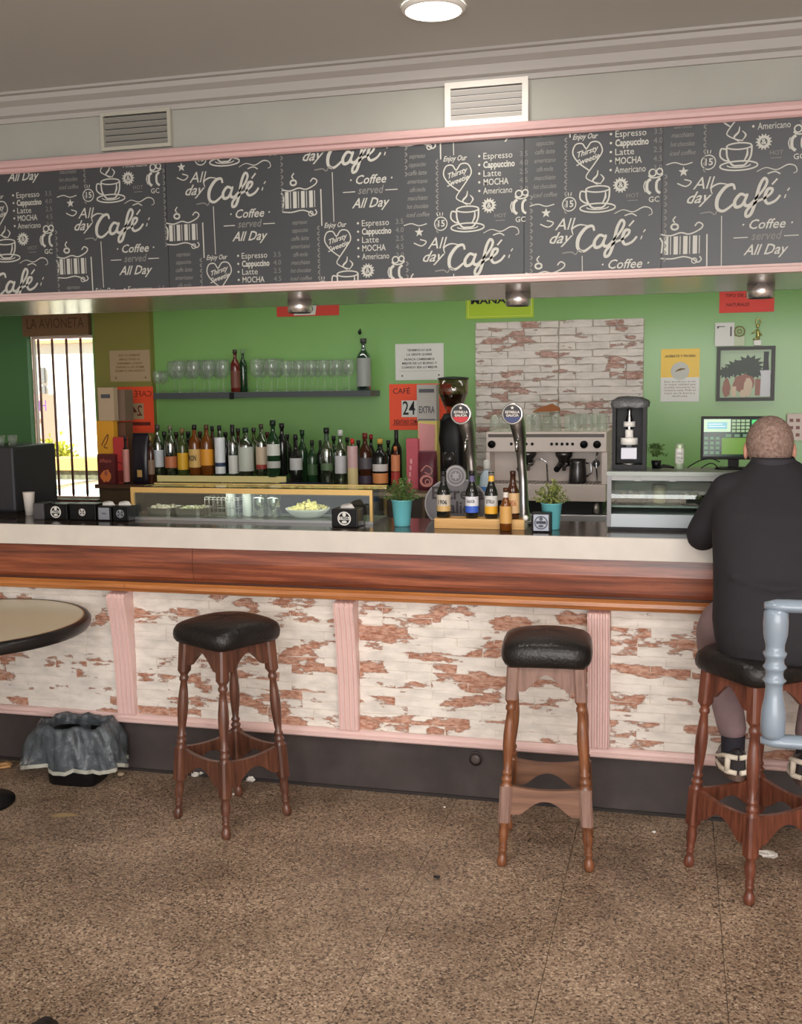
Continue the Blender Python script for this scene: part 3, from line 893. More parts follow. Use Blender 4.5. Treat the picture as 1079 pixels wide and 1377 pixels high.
def cushion(h0, h1, half, bulge):
    R = []
    def ring(hw, z, corner):
        out = []
        for k in range(40):
            a = 2*PI*(k+0.5)/40
            ca, sa = math.cos(a), math.sin(a)
            q = (abs(ca)**corner+abs(sa)**corner)**(-1/corner)
            dip = -0.010*min(1, (q-1)*2.2)
            out.append((hw*q*ca, hw*q*sa, z+dip*(1 if z > h0+0.01 else 0.5)))
        return out
    H = h1-h0
    for f, g in ((0.93, 0.0), (0.985, 0.05), (1.03, 0.2), (1.045, 0.38), (1.03, 0.56), (0.985, 0.70), (0.90, 0.80), (0.74, 0.89), (0.5, 0.96), (0.25, 0.99), (0.06, 1.0)):
        R.append(ring(half*f, h0+H*g, 5.5 if f > .7 else 3.2))
    return MB().rings(R)
def make_stool(label, x, y, rz, seatm, blockm, apronm, legm, h1=0.785, hw=0.150):
    t = thing('bar_stool', label, 'bar stool', (x, y, 0), rz, 'turned wooden bar stools along the bar')
    for sx, sy in ((-1, -1), (1, -1), (1, 1), (-1, 1)):
        lg_ = stool_leg(sx, sy, legm).build('leg', legm, t)
        if blockm is not legm and sy < 0:
            lg_.data.materials.append(apronm)
            for p_ in lg_.data.polygons:
                if not p_.use_smooth and len(p_.vertices) == 4: p_.material_index = 1
    for s in range(4):
        arch_board(0.615, LEGH, s, 0.018, 0.060, True).build('apron', apronm if s == 0 else legm, t)
        arch_board(0.185, 0.285, s, 0.018, 0.050, False, 0.012).build('stretcher', blockm if s in (0, 2) else legm, t)
    MB().box(-0.128, 0.128, -0.128, 0.128, LEGH+0.0002, LEGH+0.010).build('seat_board', M_black_matte, t)
    cu = cushion(LEGH+0.004, h1, hw, 0.02).build('seat', seatm, t)
    return t
M_red_wood = wood_mat('reddish_turned_wood', (72, 36, 26), (108, 60, 44), (138, 82, 60), 'z', 1.0, 0.33, 0.4)
st1 = make_stool('dark turned wooden bar stool with black seat set cornerwise, nearest the waste bin', -1.655, 3.675, -28*D2R, M_leather2, M_stool, M_stool, M_stool, 0.80, 0.158)
st2 = make_stool('wooden bar stool with plump black seat and worn dull front board, standing unoccupied alone', -0.428, 3.648, 4.8*D2R, M_leather, M_stool_worn2, M_stool_worn, M_stool_or, 0.808, 0.150)
st3 = make_stool('reddish turned wooden bar stool carrying the man in the dark jacket', 0.274, 3.598, 38*D2R, M_leather2, M_red_wood, M_red_wood, M_red_wood, 0.80, 0.158)

# ------------------------------------------------------------------ round table
tb = thing('round_table', 'round cafe table with black rim and shiny pale top at left', 'table', (-2.715, 3.56, 0))
TR = 0.470
MB().lathe([(0.05, 0.705), (TR-0.03, 0.705), (TR-0.008, 0.708), (TR, 0.722), (TR+0.001, 0.742), (TR-0.006, 0.752), (TR-0.020, 0.756), (TR-0.026, 0.7525)], seg=72).build('table_edge', mat('black_rubber_rim', (30, 28, 28), 0.3), tb)
MB().lathe([(TR-0.026, 0.7526), (TR-0.026, 0.7545), (0, 0.7545)], seg=72, smooth=False).build('tabletop', mat('pale_gloss_tabletop', (226, 224, 196), 0.22, coat=0.15), tb)
MB().lathe([(TR-0.0262, 0.7547), (TR-0.031, 0.7547)], seg=72, cap0=False, cap1=False).build('top_inlay', M_gold, tb)
MB().lathe([(0.03, 0.03), (0.03, 0.69), (0.09, 0.7045)], seg=20).build('column', M_black, tb)
MB().lathe([(0.14, 0), (0.14, 0.012), (0.05, 0.032), (0.03, 0.0325)], seg=36).build('base_plate', M_black, tb)

# ------------------------------------------------------------------ grey painted tall chair in the foreground
gc = thing('tall_chair', 'blue-grey glossy painted chair back with turned spindle, nearest thing at the right edge', 'chair', (0.46, 2.20, 0))
def spindle_mb(z0, z1):
    H = z1-z0
    pr_ = [(0, .018), (0.04, .0235), (0.12, .0245), (0.22, .0235), (0.32, .0185), (0.40, .0165), (0.43, .0185), (0.45, .0235), (0.47, .0185), (0.50, .0170), (0.53, .0185), (0.555, .0235), (0.58, .0185), (0.61, .0175), (0.64, .0215), (0.66, .0235), (0.68, .0185), (0.72, .0185), (0.80, .0235), (0.90, .0245), (0.97, .0235), (1.0, .019)]
    return MB().lathe([(r, z0+H*z) for z, r in pr_], seg=20)
zt, zb = A(1040, 806, 2.2)[2], A(1040, 1004, 2.2)[2]
for x in (-0.262, 0.0, 0.262):
    sp = spindle_mb(zb+0.018, zt-0.018).build('spindle', M_grey_paint, gc, loc=(x, 0, 0))
def rail(z):
    R = []
    for i in range(25):
        x = -0.285+0.57*i/24
        e = min(1, (min(i, 24-i)+0.35)/1.4)
        R.append([(x, 0.021*math.cos(a)*e**0.5, z+0.0135*math.sin(a)*e**0.5) for a in [2*PI*k/12 for k in range(12)]])
    return MB().rings(R)
rail(zt-0.0125).build('top_rail', M_grey_paint, gc); rail(zb+0.0125).build('lower_rail', M_grey_paint, gc)
for sx in (-0.15, 0.15):
    MB().lathe([(0.014, 0.0), (0.02, 0.03), (0.017, 0.3), (0.022, 0.6), (0.018, zb+0.004)], (sx, 0.0, 0), 14).build('leg', M_grey_paint, gc)
    MB().lathe([(0.014, 0.0), (0.02, 0.03), (0.017, 0.3), (0.022, 0.6), (0.018, 0.715)], (sx, -0.36, 0), 14).build('leg', M_grey_paint, gc)
MB().box(-0.18, 0.18, -0.40, 0.03, 0.715, 0.75).build('seat', M_grey_paint, gc, bevel=0.012)

# ------------------------------------------------------------------ waste bin with bag
bn = thing('waste_bin', 'small black waste bin lined with a crumpled grey plastic bag, left of the stools', 'waste bin', (-2.46, 3.890, 0), 0.05)
def sqring(hx, hy, z, n=48, e=6, f=None):
    out = []
    for k in range(n):
        a = 2*PI*k/n; ca, sa = math.cos(a), math.sin(a)
        q = (abs(ca)**e+abs(sa)**e)**(-1/e)
        dx = dy = dz = 0
        if f: dx, dy, dz = f(a, z)
        out.append((hx*q*ca+dx, hy*q*sa+dy, z+dz))
    return out
MB().rings([sqring(.105, .075, 0), sqring(.110, .08, 0.01), sqring(.126, .09, .215), sqring(.122, .086, .215), sqring(.104, .074, .02)], smooth=True).build('bin_body', M_black, bn)
rb = random.Random(3)
ph = [rb.random()*6 for _ in range(8)]
def crumple(a, z, s=1.0):
    r = (0.010*math.sin(5*a+ph[0]+z*9)+0.007*math.sin(11*a+ph[1]-z*22)+0.005*math.sin(19*a+ph[2]+z*30)+0.003*math.sin(31*a+ph[3]))*s
    return (r*math.cos(a), r*math.sin(a), 0.006*math.sin(7*a+ph[4])*s)
R = []
for hx, hy, z, s in ((.118, .085, .10, .3), (.122, .088, .17, .5), (.126, .09, .235, .6), (.130, .093, .262, .7), (.138, .099, .275, 1.0), (.146, .106, .262, 1.0), (.158, .110, .235, 1.1), (.172, .114, .20, 1.3), (.186, .117, .16, 1.5), (.198, .119, .12, 1.6), (.204, .120, .098, 1.6)):
    R.append(sqring(hx, hy, z+0.012*math.sin(z*40), 96, 4, lambda a, zz, s=s: crumple(a, zz, s)))
R2 = []
for r in R:
    R2.append([(x-0.03*max(0, (0.27-z))*3 if x < 0 else x, y, z) for x, y, z in r])
M_bag = mat('grey_translucent_bag', (104, 112, 118), 0.25, trans=0.0, alpha=0.72, noise=0.3, nscale=22, bump=0.6, bscale=38)
MB().rings(R2, cap0=False, cap1=False).build('bin_bag', M_bag, bn)
MB().rings([R2[-1], [(x*1.003, y*1.003-0.001, z-0.016) for x, y, z in R2[-1]]], cap0=False, cap1=False).build('bag_hem', mat('bag_hem', (172, 172, 160), 0.3, alpha=0.9), bn)

# ------------------------------------------------------------------ litter on the floor
M_tissue = mat('white_tissue', (232, 228, 220), 0.8)
def crumpled(px, py, w_, label, m=M_tissue, h=0.5, name='crumpled_tissue', seed=1, long=1.0, rz=0.0):
    r = random.Random(seed)
    p = AZ(px, py, 0)
    R = []
    for i in range(7):
        th = PI*(i+0.05)/6.1
        R.append([((w_/2*long*math.sin(th)*math.cos(a)*(1+r.uniform(-.35, .35))), w_/2*math.sin(th)*math.sin(a)*(1+r.uniform(-.35, .35)), max(0.0005, w_*h*0.5*(1-math.cos(th))*(1+r.uniform(-.3, .3)))) for a in [2*PI*k/10 for k in range(10)]])
    o = MB().rings(R, smooth=False).build(name, m, loc=p, rot=(0, 0, rz))
    return tag(o, label, 'litter', 'litter on the floor')
crumpled(37, 1027, 0.05, 'crumpled white tissue on the floor left of the waste bin', seed=1)
crumpled(5, 1032, 0.06, 'orange-tan scrap on the floor at the left edge', mat('tan_scrap', (206, 160, 108), 0.8), 0.3, 'paper_scrap', seed=2, long=1.3)
crumpled(162, 1043, 0.03, 'small beige scrap on the floor right of the waste bin', mat('beige_scrap', (176, 156, 128), 0.8), 0.5, 'paper_scrap', seed=3)
crumpled(263, 1044, 0.034, 'crumpled white tissue behind the left stool, left one of a touching pair', seed=4)
crumpled(272, 1042, 0.034, 'crumpled white tissue behind the left stool, right one of a touching pair', seed=5)
crumpled(337, 1051, 0.038, 'crumpled white tissue between the rear legs of the left stool', seed=6)
crumpled(314, 1069, 0.014, 'tiny white scrap beside the front leg of the left stool', seed=7)
crumpled(597, 1066, 0.026, 'small white tissue ball against the kick plate left of the middle stool', seed=8)
crumpled(598, 1086, 0.010, 'tiny white speck on the floor left of the middle stool', seed=9, name='paper_scrap')
crumpled(1033, 1151, 0.055, "flattened white tissue on the floor under the man's stool", seed=10, h=0.25, long=1.3, rz=-0.4)
crumpled(880, 1120, 0.014, 'tiny white scrap on the floor between the two right stools', seed=11, name='paper_scrap')
crumpled(588, 1180, 0.016, 'tiny dark crumb on the open floor left of the middle stool', M_ink, 0.3, 'paper_scrap', seed=12, long=1.6)
p = AZ(85, 1097, 0)
lf = MB()
lp_ = [(-0.055, 0, .001), (-0.03, 0.012, .004), (0.0, 0.016, .006), (0.035, 0.013, .004), (0.06, 0.0, .001), (0.03, -0.010, .002), (-0.01, -0.013, .001), (-0.035, -0.009, .001)]
lf.add(lp_+[(x, y, max(0.0002, z-0.0008)) for x, y, z in lp_], [tuple(range(8)), tuple(reversed(range(8, 16)))]+[((k+1) % 8, k, 8+k, 8+(k+1) % 8) for k in range(8)])
tag(lf.build('dry_leaf', mat('dry_leaf', (150, 128, 92), 0.8), loc=p, rot=(0, 0, 0.25)), 'flat tan leaf lying on the floor in front of the waste bin', 'leaf')
# shoe whose toe shows at the bottom edge
p = AZ(75, 1374, 0.02)
shoe = thing('black_shoe', 'toe of a black shoe at the bottom edge of the photo', 'shoe', (p[0]-0.0, p[1]-0.135, 0), 0.1)
def shoe_mb(L=0.28, W=0.10, top=0.09):
    R = []
    for i in range(13):
        u = i/12
        y = -L/2+L*u
        wd = W/2*(0.72+0.28*math.sin(PI*min(1, u*1.25)))*(1 if u < .8 else math.sqrt(max(0.02, 1-((u-.8)/.21)**2)))
        wd *= (0.55+0.45*min(1, u/0.08))
        h = top*(1.0 if u < .35 else 1.0-0.55*(u-.35)/.45 if u < .8 else 0.45*math.sqrt(max(0.05, 1-((u-.8)/.21)**2)))
        R.append([(wd*math.cos(a), y, 0.012+max(0, math.sin(a))*h-0.0*min(0, math.sin(a))+(0.004 if math.sin(a) < 0 else 0)) for a in [2*PI*k/16 for k in range(16)]])
    return MB().rings(R)
shoe_mb().build('upper', M_black, shoe)
def sole_mb(L=0.29, W=0.104, t=0.02):
    pts = []
    for k in range(28):
        a = 2*PI*k/28
        y = math.sin(a)*L/2
        x = math.cos(a)*W/2*(0.86 if y < 0 else 1.0)
        pts.append((x, y))
    return MB().prism(pts, 0.0, t, 'xy')
sole_mb().build('sole', M_black_matte, shoe)

# ------------------------------------------------------------------ back bar furniture
M_bb = mat('back_bar_dark', (70, 60, 54), 0.5)
XS = A(591, 650, 5.4)[0]                     # joint between the tall and the low back counter
bbz = 1.118
bb = thing('back_counter', 'dark back counter carrying the rows of liquor bottles', 'counter', (0, 5.6, 0))
psr = A(208, 640, 5.40)[0]
MB().box(psr+.002, XS, -0.33, 0.14, 0.0, bbz-0.025).build('cabinet', M_bb, bb)
MB().box(psr+.002, XS+0.003, -0.35, 0.345, bbz-0.025, bbz).build('counter_board', mat('brown_grey_board', (116, 98, 80), 0.35), bb)
MB().box(psr+.002, XS+0.002, -0.354, -0.3501, bbz-0.018, bbz-0.002).build('board_edge', mat('pale_board_edge', (176, 160, 134), 0.4), bb)
for px in (518, 545, 570):
    x = A(px, 680, 5.25)[0]
    MB().box(x-0.008, x+0.008, -0.345, -0.3302, 0.1, bbz-0.03).build('door_stile', M_gold if px in (518,) else mat('dark_stile', (104, 84, 60), 0.5), bb)
# raised ledge with yellow edge
rx0, rx1 = A(212, 640, 5.42)[0], A(385, 640, 5.42)[0]
rz = A(300, 641, 5.42)[2]
lg = thing('bottle_riser', 'low bottle ledge with pale yellow front edge under the left bottles', 'shelf', ((rx0+rx1)/2, 5.42, bbz))
hw_ = (rx1-rx0)/2
MB().box(-hw_, hw_, 0.004, 0.42, rz-bbz-0.012, rz-bbz).build('ledge_board', M_pane, lg)
MB().box(-hw_, hw_, -0.006, 0.0035, rz-bbz-0.03, rz-bbz+0.004).build('ledge_edge', M_gold_pale, lg)
for x in (-hw_+0.01, 0, hw_-0.01):
    MB().box(x-0.006, x+0.006, 0.02, 0.40, 0.0, rz-bbz-0.0121).build('ledge_support', M_steel, lg)
# low right back counter
b = thing('low_counter', 'low steel back counter under the espresso machine', 'counter', (0, 5.6, 0))
MB().box(XS+0.01, 2.2, -0.45, 0.33, 0.0, 0.86).build('cabinet', M_bb, b)
MB().box(XS+0.01, 2.2, -0.47, 0.345, 0.861, 0.89).build('counter_board', M_steel, b)

# ------------------------------------------------------------------ bottles
G = {'clear': (214, 222, 210), 'green': (40, 74, 44), 'dark': (24, 26, 24), 'amber': (132, 74, 24), 'olive': (80, 92, 44), 'brown': (64, 34, 20), 'blue': (150, 168, 180), 'red': (96, 34, 28)}
def glass_bottle(k):
    if 'bg_'+k in MATS: return MATS['bg_'+k]
    if k == 'clear' or k == 'blue': return thin_glass('bg_'+k, (205, 216, 204) if k == 'clear' else (176, 196, 204), 0.20, 0.75, 0.05)
    return mat('bg_'+k, G[k], 0.08, trans=0.35 if k in ('amber', 'green', 'olive') else 0.0, coat=0.3)
PROF = {
    'wine': [(.0, .92), (.02, 1.0), (.60, 1.0), (.66, .94), (.72, .70), (.77, .42), (.80, .34), (.94, .32), (.945, .40), (.975, .40), (.98, .34)],
    'spirit': [(.0, .90), (.02, 1.0), (.62, 1.0), (.69, .92), (.75, .62), (.79, .40), (.82, .34), (.96, .33)],
    'square': [(.0, .94), (.015, 1.0), (.66, 1.0), (.71, .90), (.75, .55), (.78, .38), (.95, .36)],
    'round': [(.0, .75), (.03, .95), (.2, 1.0), (.45, 1.0), (.58, .85), (.68, .52), (.74, .36), (.95, .32)],
    'beer': [(.0, .90), (.02, 1.0), (.50, 1.0), (.58, .92), (.68, .62), (.76, .46), (.95, .38), (.955, .45), (.975, .45)],
}
def bottle(x, y, z, w_, h, label, glass='clear', style='wine', lab=None, lab_c=(0.16, 0.50), cap=None, cap_l=0.10, text=None, neck=None, lab2=None, group='liquor bottles on the back counter', cat='bottle', name='liquor_bottle', tcol=None):
    t = thing(name, label, cat, (x, y, z), 0, group)
    r = w_/2; p_ = PROF[style]
    MB().lathe([(r*q, h*f) for f, q in p_], seg=20).build('glass', glass_bottle(glass), t)
    if glass in ('clear', 'blue') and style != 'x':
        MB().lathe([(r*0.86, h*0.03), (r*0.90, h*0.05), (r*0.90, h*0.52), (0, h*0.522)], seg=16).build('liquid', mat('liquid_'+glass, (150, 160, 140) if glass == 'clear' else (150, 165, 172), 0.1, trans=0.85, ior=1.33), t)
    def rad(f):
        for (f0, q0), (f1, q1) in zip(p_[:-1], p_[1:]):
            if f0 <= f <= f1: return r*(q0+(q1-q0)*(f-f0)/(f1-f0))
        return r*p_[-1][1]
    if lab:
        a, b_ = lab_c
        lb = MB().lathe([(r*1.012, h*a), (r*1.012, h*b_)], seg=20, cap0=False, cap1=False).build('label', mat('label_%d_%d_%d' % lab, lab, 0.5), t)
        if text:
            m2 = MB(); write(m2, text, (0, -r*1.03, h*(a+b_)/2), h*(b_-a)*0.42, width=r*1.25, bold=0.02)
            m2.build('label_print', mat('tcol_%d_%d_%d' % tcol, tcol, 0.5) if tcol else M_ink, t)
    if lab2:
        c2, a, b_ = lab2
        MB().lathe([(r*1.014, h*a), (r*1.014, h*b_)], seg=20, cap0=False, cap1=False).build('lower_label', mat('label_%d_%d_%d' % c2, c2, 0.5), t)
    if neck:
        a, b_ = 0.78, 0.90
        MB().lathe([(rad(a)*1.05, h*a), (rad(b_)*1.05, h*b_)], seg=14, cap0=False, cap1=False).build('neck_band', mat('label_%d_%d_%d' % neck, neck, 0.5), t)
    if cap:
        rc = rad(0.95)*1.12
        MB().lathe([(rc, h*(1-cap_l)), (rc*1.02, h*(1-cap_l*0.5)), (rc, h*0.995), (rc*0.8, h)], seg=14).build('cap', mat('cap_%d_%d_%d' % cap, cap, 0.4), t)
    return t
def pbottle(px, pyb, pyt, pw, Y, zbase, label, **kw):
    p = A(px, pyb, Y); k = MPP(p[0], Y)
    zt_ = A(px, pyt, Y)[2]
    return bottle(p[0], Y, zbase, pw*k, zt_-zbase, label, **kw)
W = (222, 220, 208); DK = (30, 28, 28)
YR = 5.50
# front row on the yellow-edged ledge (left) : y 5.50
RZ = rz+0.0005
for a_ in [
    (214, 571, 15, YR, RZ, 'clear bottle with pale label, leftmost of the back row', dict(glass='clear', lab=(196, 202, 206), cap=(70, 66, 60), style='wine')),
    (231, 572, 17, YR, RZ, 'clear bottle with small orange label, second from the left', dict(glass='clear', lab=(186, 112, 74), lab_c=(.15, .38), cap=(110, 110, 84), style='spirit')),
    (247, 576, 15, YR, RZ, 'slim-necked bottle with bright yellow label, third from the left', dict(glass='olive', lab=(222, 172, 44), lab_c=(.12, .48), cap=(120, 96, 60), style='wine')),
    (263.5, 571, 17, YR, RZ, 'amber bottle with cream label and dark cap right of the yellow-labelled one', dict(glass='amber', lab=(216, 178, 106), lab_c=(.16, .52), cap=DK, style='spirit', text='RON')),
    (279.5, 571, 17, YR, RZ, 'amber bottle with orange-yellow label left of the white tall bottle', dict(glass='amber', lab=(228, 156, 50), lab_c=(.20, .52), cap=(88, 60, 36), style='spirit')),
    (287.5, 573, 13, YR+0.11, RZ, 'dark capped bottle half hidden behind the amber bottles', dict(glass='brown', cap=DK, style='spirit', lab=(120, 86, 56))),
    (297, 572, 14, YR-0.0, RZ, 'tall white sleeved bottle with black cap', dict(glass='blue', lab=(226, 230, 232), lab_c=(.04, .76), cap=DK, style='square', lab2=((40, 60, 90), .18, .26))),
    (314.5, 571, 13, YR, RZ, 'slim clear bottle with white label and tall black cap', dict(glass='clear', lab=(220, 220, 214), lab_c=(.04, .40), cap=DK, cap_l=.22, style='wine')),
    (332, 575, 21, YR, RZ, 'wide plain clear bottle with green cap', dict(glass='clear', cap=(30, 50, 36), style='spirit', lab=(196, 202, 190), lab_c=(.1, .6))),
    (353, 570, 16, YR, RZ, 'clear bottle with cream and red label right of the wide clear one', dict(glass='clear', lab=(206, 186, 160), lab_c=(.18, .56), cap=(60, 56, 40), style='spirit', lab2=((160, 60, 50), .14, .22))),
]:
    px, top, pw, Y, zb_, lab, kw = a_
    pbottle(px, 640, top, pw, Y, zb_, lab, **kw)
BZ = bbz+0.0005
for a_ in [
    (369, 565, 18, 5.44, 'tall green bottle with round white emblem and white lower label', dict(glass='green', lab=(218, 220, 212), lab_c=(.38, .58), cap=(26, 40, 30), style='wine', lab2=((190, 192, 186), .16, .28))),
    (381, 569, 15, 5.53, 'tall black bottle behind the green one with the emblem', dict(glass='dark', cap=DK, style='wine')),
    (399, 584, 17, 5.44, 'short black bottle with white shield label', dict(glass='dark', lab=(196, 198, 196), lab_c=(.34, .56), cap=DK, style='round')),
    (408, 578, 14, 5.55, 'dark green bottle peeping out behind the shield-labelled one', dict(glass='green', cap=(22, 50, 30), style='wine')),
    (421, 592, 14, 5.44, 'small dark green bottle with green label', dict(glass='green', lab=(64, 92, 58), lab_c=(.28, .50), cap=DK, style='spirit')),
    (432, 592, 11, 5.58, 'small dark bottle behind and right of the green-labelled one', dict(glass='dark', cap=DK, style='spirit')),
    (440.5, 575, 17, 5.44, 'tall pale green bottle with dark cap', dict(glass='clear', lab=(92, 116, 84), lab_c=(.30, .42), cap=(26, 32, 28), style='wine', neck=(60, 84, 60))),
    (459, 578, 16, 5.44, 'clear bottle with white label and white cap', dict(glass='clear', lab=(206, 204, 206), lab_c=(.26, .56), cap=(206, 206, 202), style='wine')),
    (492, 582, 19, 5.44, 'dark round-shouldered bottle with silver emblem left of the gold-capped one', dict(glass='brown', lab=(90, 84, 90), lab_c=(.36, .56), cap=(110, 40, 34), style='spirit', lab2=((70, 60, 76), .1, .24))),
    (500, 584, 12, 5.58, 'red-capped dark bottle behind the silver emblem one', dict(glass='dark', cap=(130, 34, 30), style='wine')),
    (512, 590, 21, 5.44, 'squat black bottle with orange picture label and gold cap', dict(glass='dark', lab=(226, 150, 90), lab_c=(.12, .32), cap=(200, 160, 70), style='spirit', lab2=((216, 210, 206), .36, .50))),
    (534, 578, 15, 5.56, 'tall black bottle behind the peach-labelled one', dict(glass='dark', cap=DK, cap_l=.25, style='spirit')),
    (532.5, 600, 12, 5.44, 'slim bottle with peach label beside the coffee packs', dict(glass='red', lab=(222, 140, 96), lab_c=(.42, .80), cap=(200, 120, 70), style='square', lab2=((186, 66, 60), .12, .40))),
]:
    px, top, pw, Y, lab, kw = a_
    pbottle(px, 652, top, pw, Y, RZ if px < 390 else BZ, lab, **kw)
p = A(475, 650, 5.36)
pbottle(475, 655, 590, 14, 5.34, BZ, 'pink and yellow carton-like bottle with red cap, standing in front of the row', glass='clear', lab=(216, 178, 176), lab_c=(.44, .86), cap=(196, 48, 40), style='square', lab2=((222, 204, 150), .02, .44))
# rear row: dark shapes between the front ones
rr_ = random.Random(11)
for i, (px, gl, cp) in enumerate(((223, 'green', (40, 40, 36)), (239, 'brown', (40, 30, 28)), (255, 'dark', DK), (271, 'brown', (60, 34, 30)), (305, 'dark', DK), (322, 'brown', (46, 40, 36)), (343, 'olive', (50, 50, 40)), (361, 'red', (80, 40, 36)))):
    side = ('green', 'brown', 'black', 'brown with a reddish cap', 'black', 'brown', 'olive', 'dark red')[i]
    where = ('between the first two front bottles', 'behind the orange-labelled clear bottle', 'behind the yellow-labelled bottle', 'between the two amber bottles', 'behind the white sleeved bottle', 'left of the wide clear bottle', 'right of the wide clear bottle', 'left of the tall green emblem bottle')[i]
    pbottle(px, 640, 576+rr_.randint(-3, 5), 13, 5.68 if i else 5.60, RZ if i else BZ, side+' bottle in the rear row '+where, glass=gl, cap=cp, style='wine')
for i, (px, gl, top, lab) in enumerate(((390, 'dark', 584, 'black rear-row bottle left of the short shield-labelled one'), (450, 'green', 586, 'green rear-row bottle between the tall pale green and white-capped ones'), (468, 'olive', 588, 'olive rear-row bottle behind the pink and yellow one'), (483, 'dark', 592, 'black rear-row bottle right of the pink and yellow one'), (523, 'dark', 592, 'black rear-row bottle right of the gold-capped squat one'))):
    pbottle(px if px != 390 else 388, 645, top, 12, 5.68, RZ if px == 390 else BZ, lab, glass=gl, cap=DK, style='wine')
# dark blue tray
tx = A(405, 650, 5.3)[0]
tr = MB().rings([sqring(.125, .05, 0, 32, 5), sqring(.15, .065, .035, 32, 5), sqring(.145, .06, .035, 32, 5), sqring(.12, .046, .006, 32, 5)], smooth=False).build('tray', mat('navy_tray', (34, 38, 56), 0.25), loc=(tx, 5.335, bbz+0.0005))
tag(tr, 'low navy blue tray in front of the dark bottles', 'tray')

# ------------------------------------------------------------------ coffee packs etc on the back counter
def carton(px0, px1, pyb, pyt, Y, d, name, label, m, cat='box', zb=None, rotz=0, group=None):
    p0 = A(px0, pyb, Y); p1 = A(px1, pyt, Y)
    z0 = zb if zb is not None else p0[2]
    t = thing(name, label, cat, ((p0[0]+p1[0])/2, Y+d/2, z0), rotz, group)
    w_, h = p1[0]-p0[0], p1[2]-z0
    MB().box(-w_/2, w_/2, -d/2, d/2, 0, h).build('carton', m, t, bevel=0.002)
    return t, w_, h, d
def front(t, d, mb, name, m): return mb.build(name, m, t, loc=(0, -d/2-0.0012, 0))
def quad(mb, x0, x1, z0, z1, y=0): return mb.add([(x0, y, z0), (x1, y, z0), (x1, y, z1), (x0, y, z1)], [(0, 1, 2, 3)])
# tall yellow/pink carton with a grey box on top
t, w_, h, d = carton(563, 588, 648, 566, 5.50, 0.07, 'tall_carton', 'tall pale yellow and pink carton under the grey box', mat('yellow_carton', (222, 202, 110), 0.5), zb=BZ)
m_ = MB(); m_.add([(-w_/2+.004, 0, .01), (w_/2-.02, 0, .01), (w_/2-.01, 0, h-.02), (-w_/2+.004, 0, h-.01)], [(0, 1, 2, 3)]); front(t, d, m_, 'pink_print', mat('pink_print', (220, 150, 150), 0.5))
m_ = MB(); stroke(m_, [(-.02, .12), (.02, .16), (.025, .19), (.01, .17), (.0, .13), (.015, .11), (.03, .14)], 0.004, (0, -0.001, 0), 1.0); front(t, d, m_, 'script_print', mat('plum_print', (120, 60, 90), 0.5))
zt_ = BZ+h
t, w_, h, d = carton(561, 587, 566, 517, 5.50, 0.07, 'grey_box', 'grey box with dark lettering stacked on the tall yellow carton', mat('grey_box', (176, 172, 166), 0.6), zb=zt_+0.0006)
m_ = MB(); quad(m_, -w_/2+.012, w_/2-.012, h*.78, h*.88); front(t, d, m_, 'dark_band', M_ink_soft)
m_ = MB(); write(m_, 'EXTRA', (0, -.001, h*.30), .05, width=w_*.8, bold=.02); quad(m_, -w_/2+.006, w_/2-.006, h*.02, h*.05); front(t, d, m_, 'box_print', M_ink_soft)
# pink pack and coffee bag
t, w_, h, d = carton(547, 562, 648, 590, 5.46, 0.06, 'pink_pack', 'upright bright pink pack left of the coffee bag', mat('pink_pack', (206, 90, 104), 0.45), cat='pack', zb=BZ)
m_ = MB()
for i in range(4): quad(m_, -w_/2+.012+i*.003, -w_/2+.02+i*.004, .03+i*.035, .055+i*.035)
front(t, d, m_, 'pack_print', mat('pale_pink_print', (236, 176, 180), 0.5))
def bag(px0, px1, pyb, pyt, Y, label, m, mprint, zb):
    p0 = A(px0, pyb, Y); p1 = A(px1, pyt, Y); w_ = p1[0]-p0[0]; h = p1[2]-zb
    t = thing('coffee_bag', label, 'coffee bag', ((p0[0]+p1[0])/2, Y+.04, zb))
    MB().rings([sqring(w_*.46, .03, 0, 24, 5), sqring(w_*.5, .034, h*.1, 24, 4), sqring(w_*.5, .033, h*.5, 24, 4), sqring(w_*.48, .022, h*.8, 24, 4), sqring(w_*.47, .006, h*.94, 24, 4), sqring(w_*.47, .004, h, 24, 4)]).build('bag_body', m, t)
    return t, w_, h
t, w_, h = bag(561, 586, 650, 607, 5.38, 'dark maroon and pink swirled coffee bag in front of the tall carton', mat('maroon_bag', (104, 44, 56), 0.35), None, BZ)
m_ = MB(); stroke(m_, [(-.03, .10), (.0, .13), (.03, .11), (.02, .085), (-.01, .095)], .006, (0, 0, 0), 1.0); stroke(m_, circle_pts(0, .05, .03, 14, .026), .012, (0, 0, 0), 1.0); stroke(m_, circle_pts(.005, .045, .012, 10), .006, (0, 0, 0), 1.0)
m_.build('swirl_print', mat('salmon_print', (226, 150, 140), 0.5), t, loc=(0, -.036, 0))

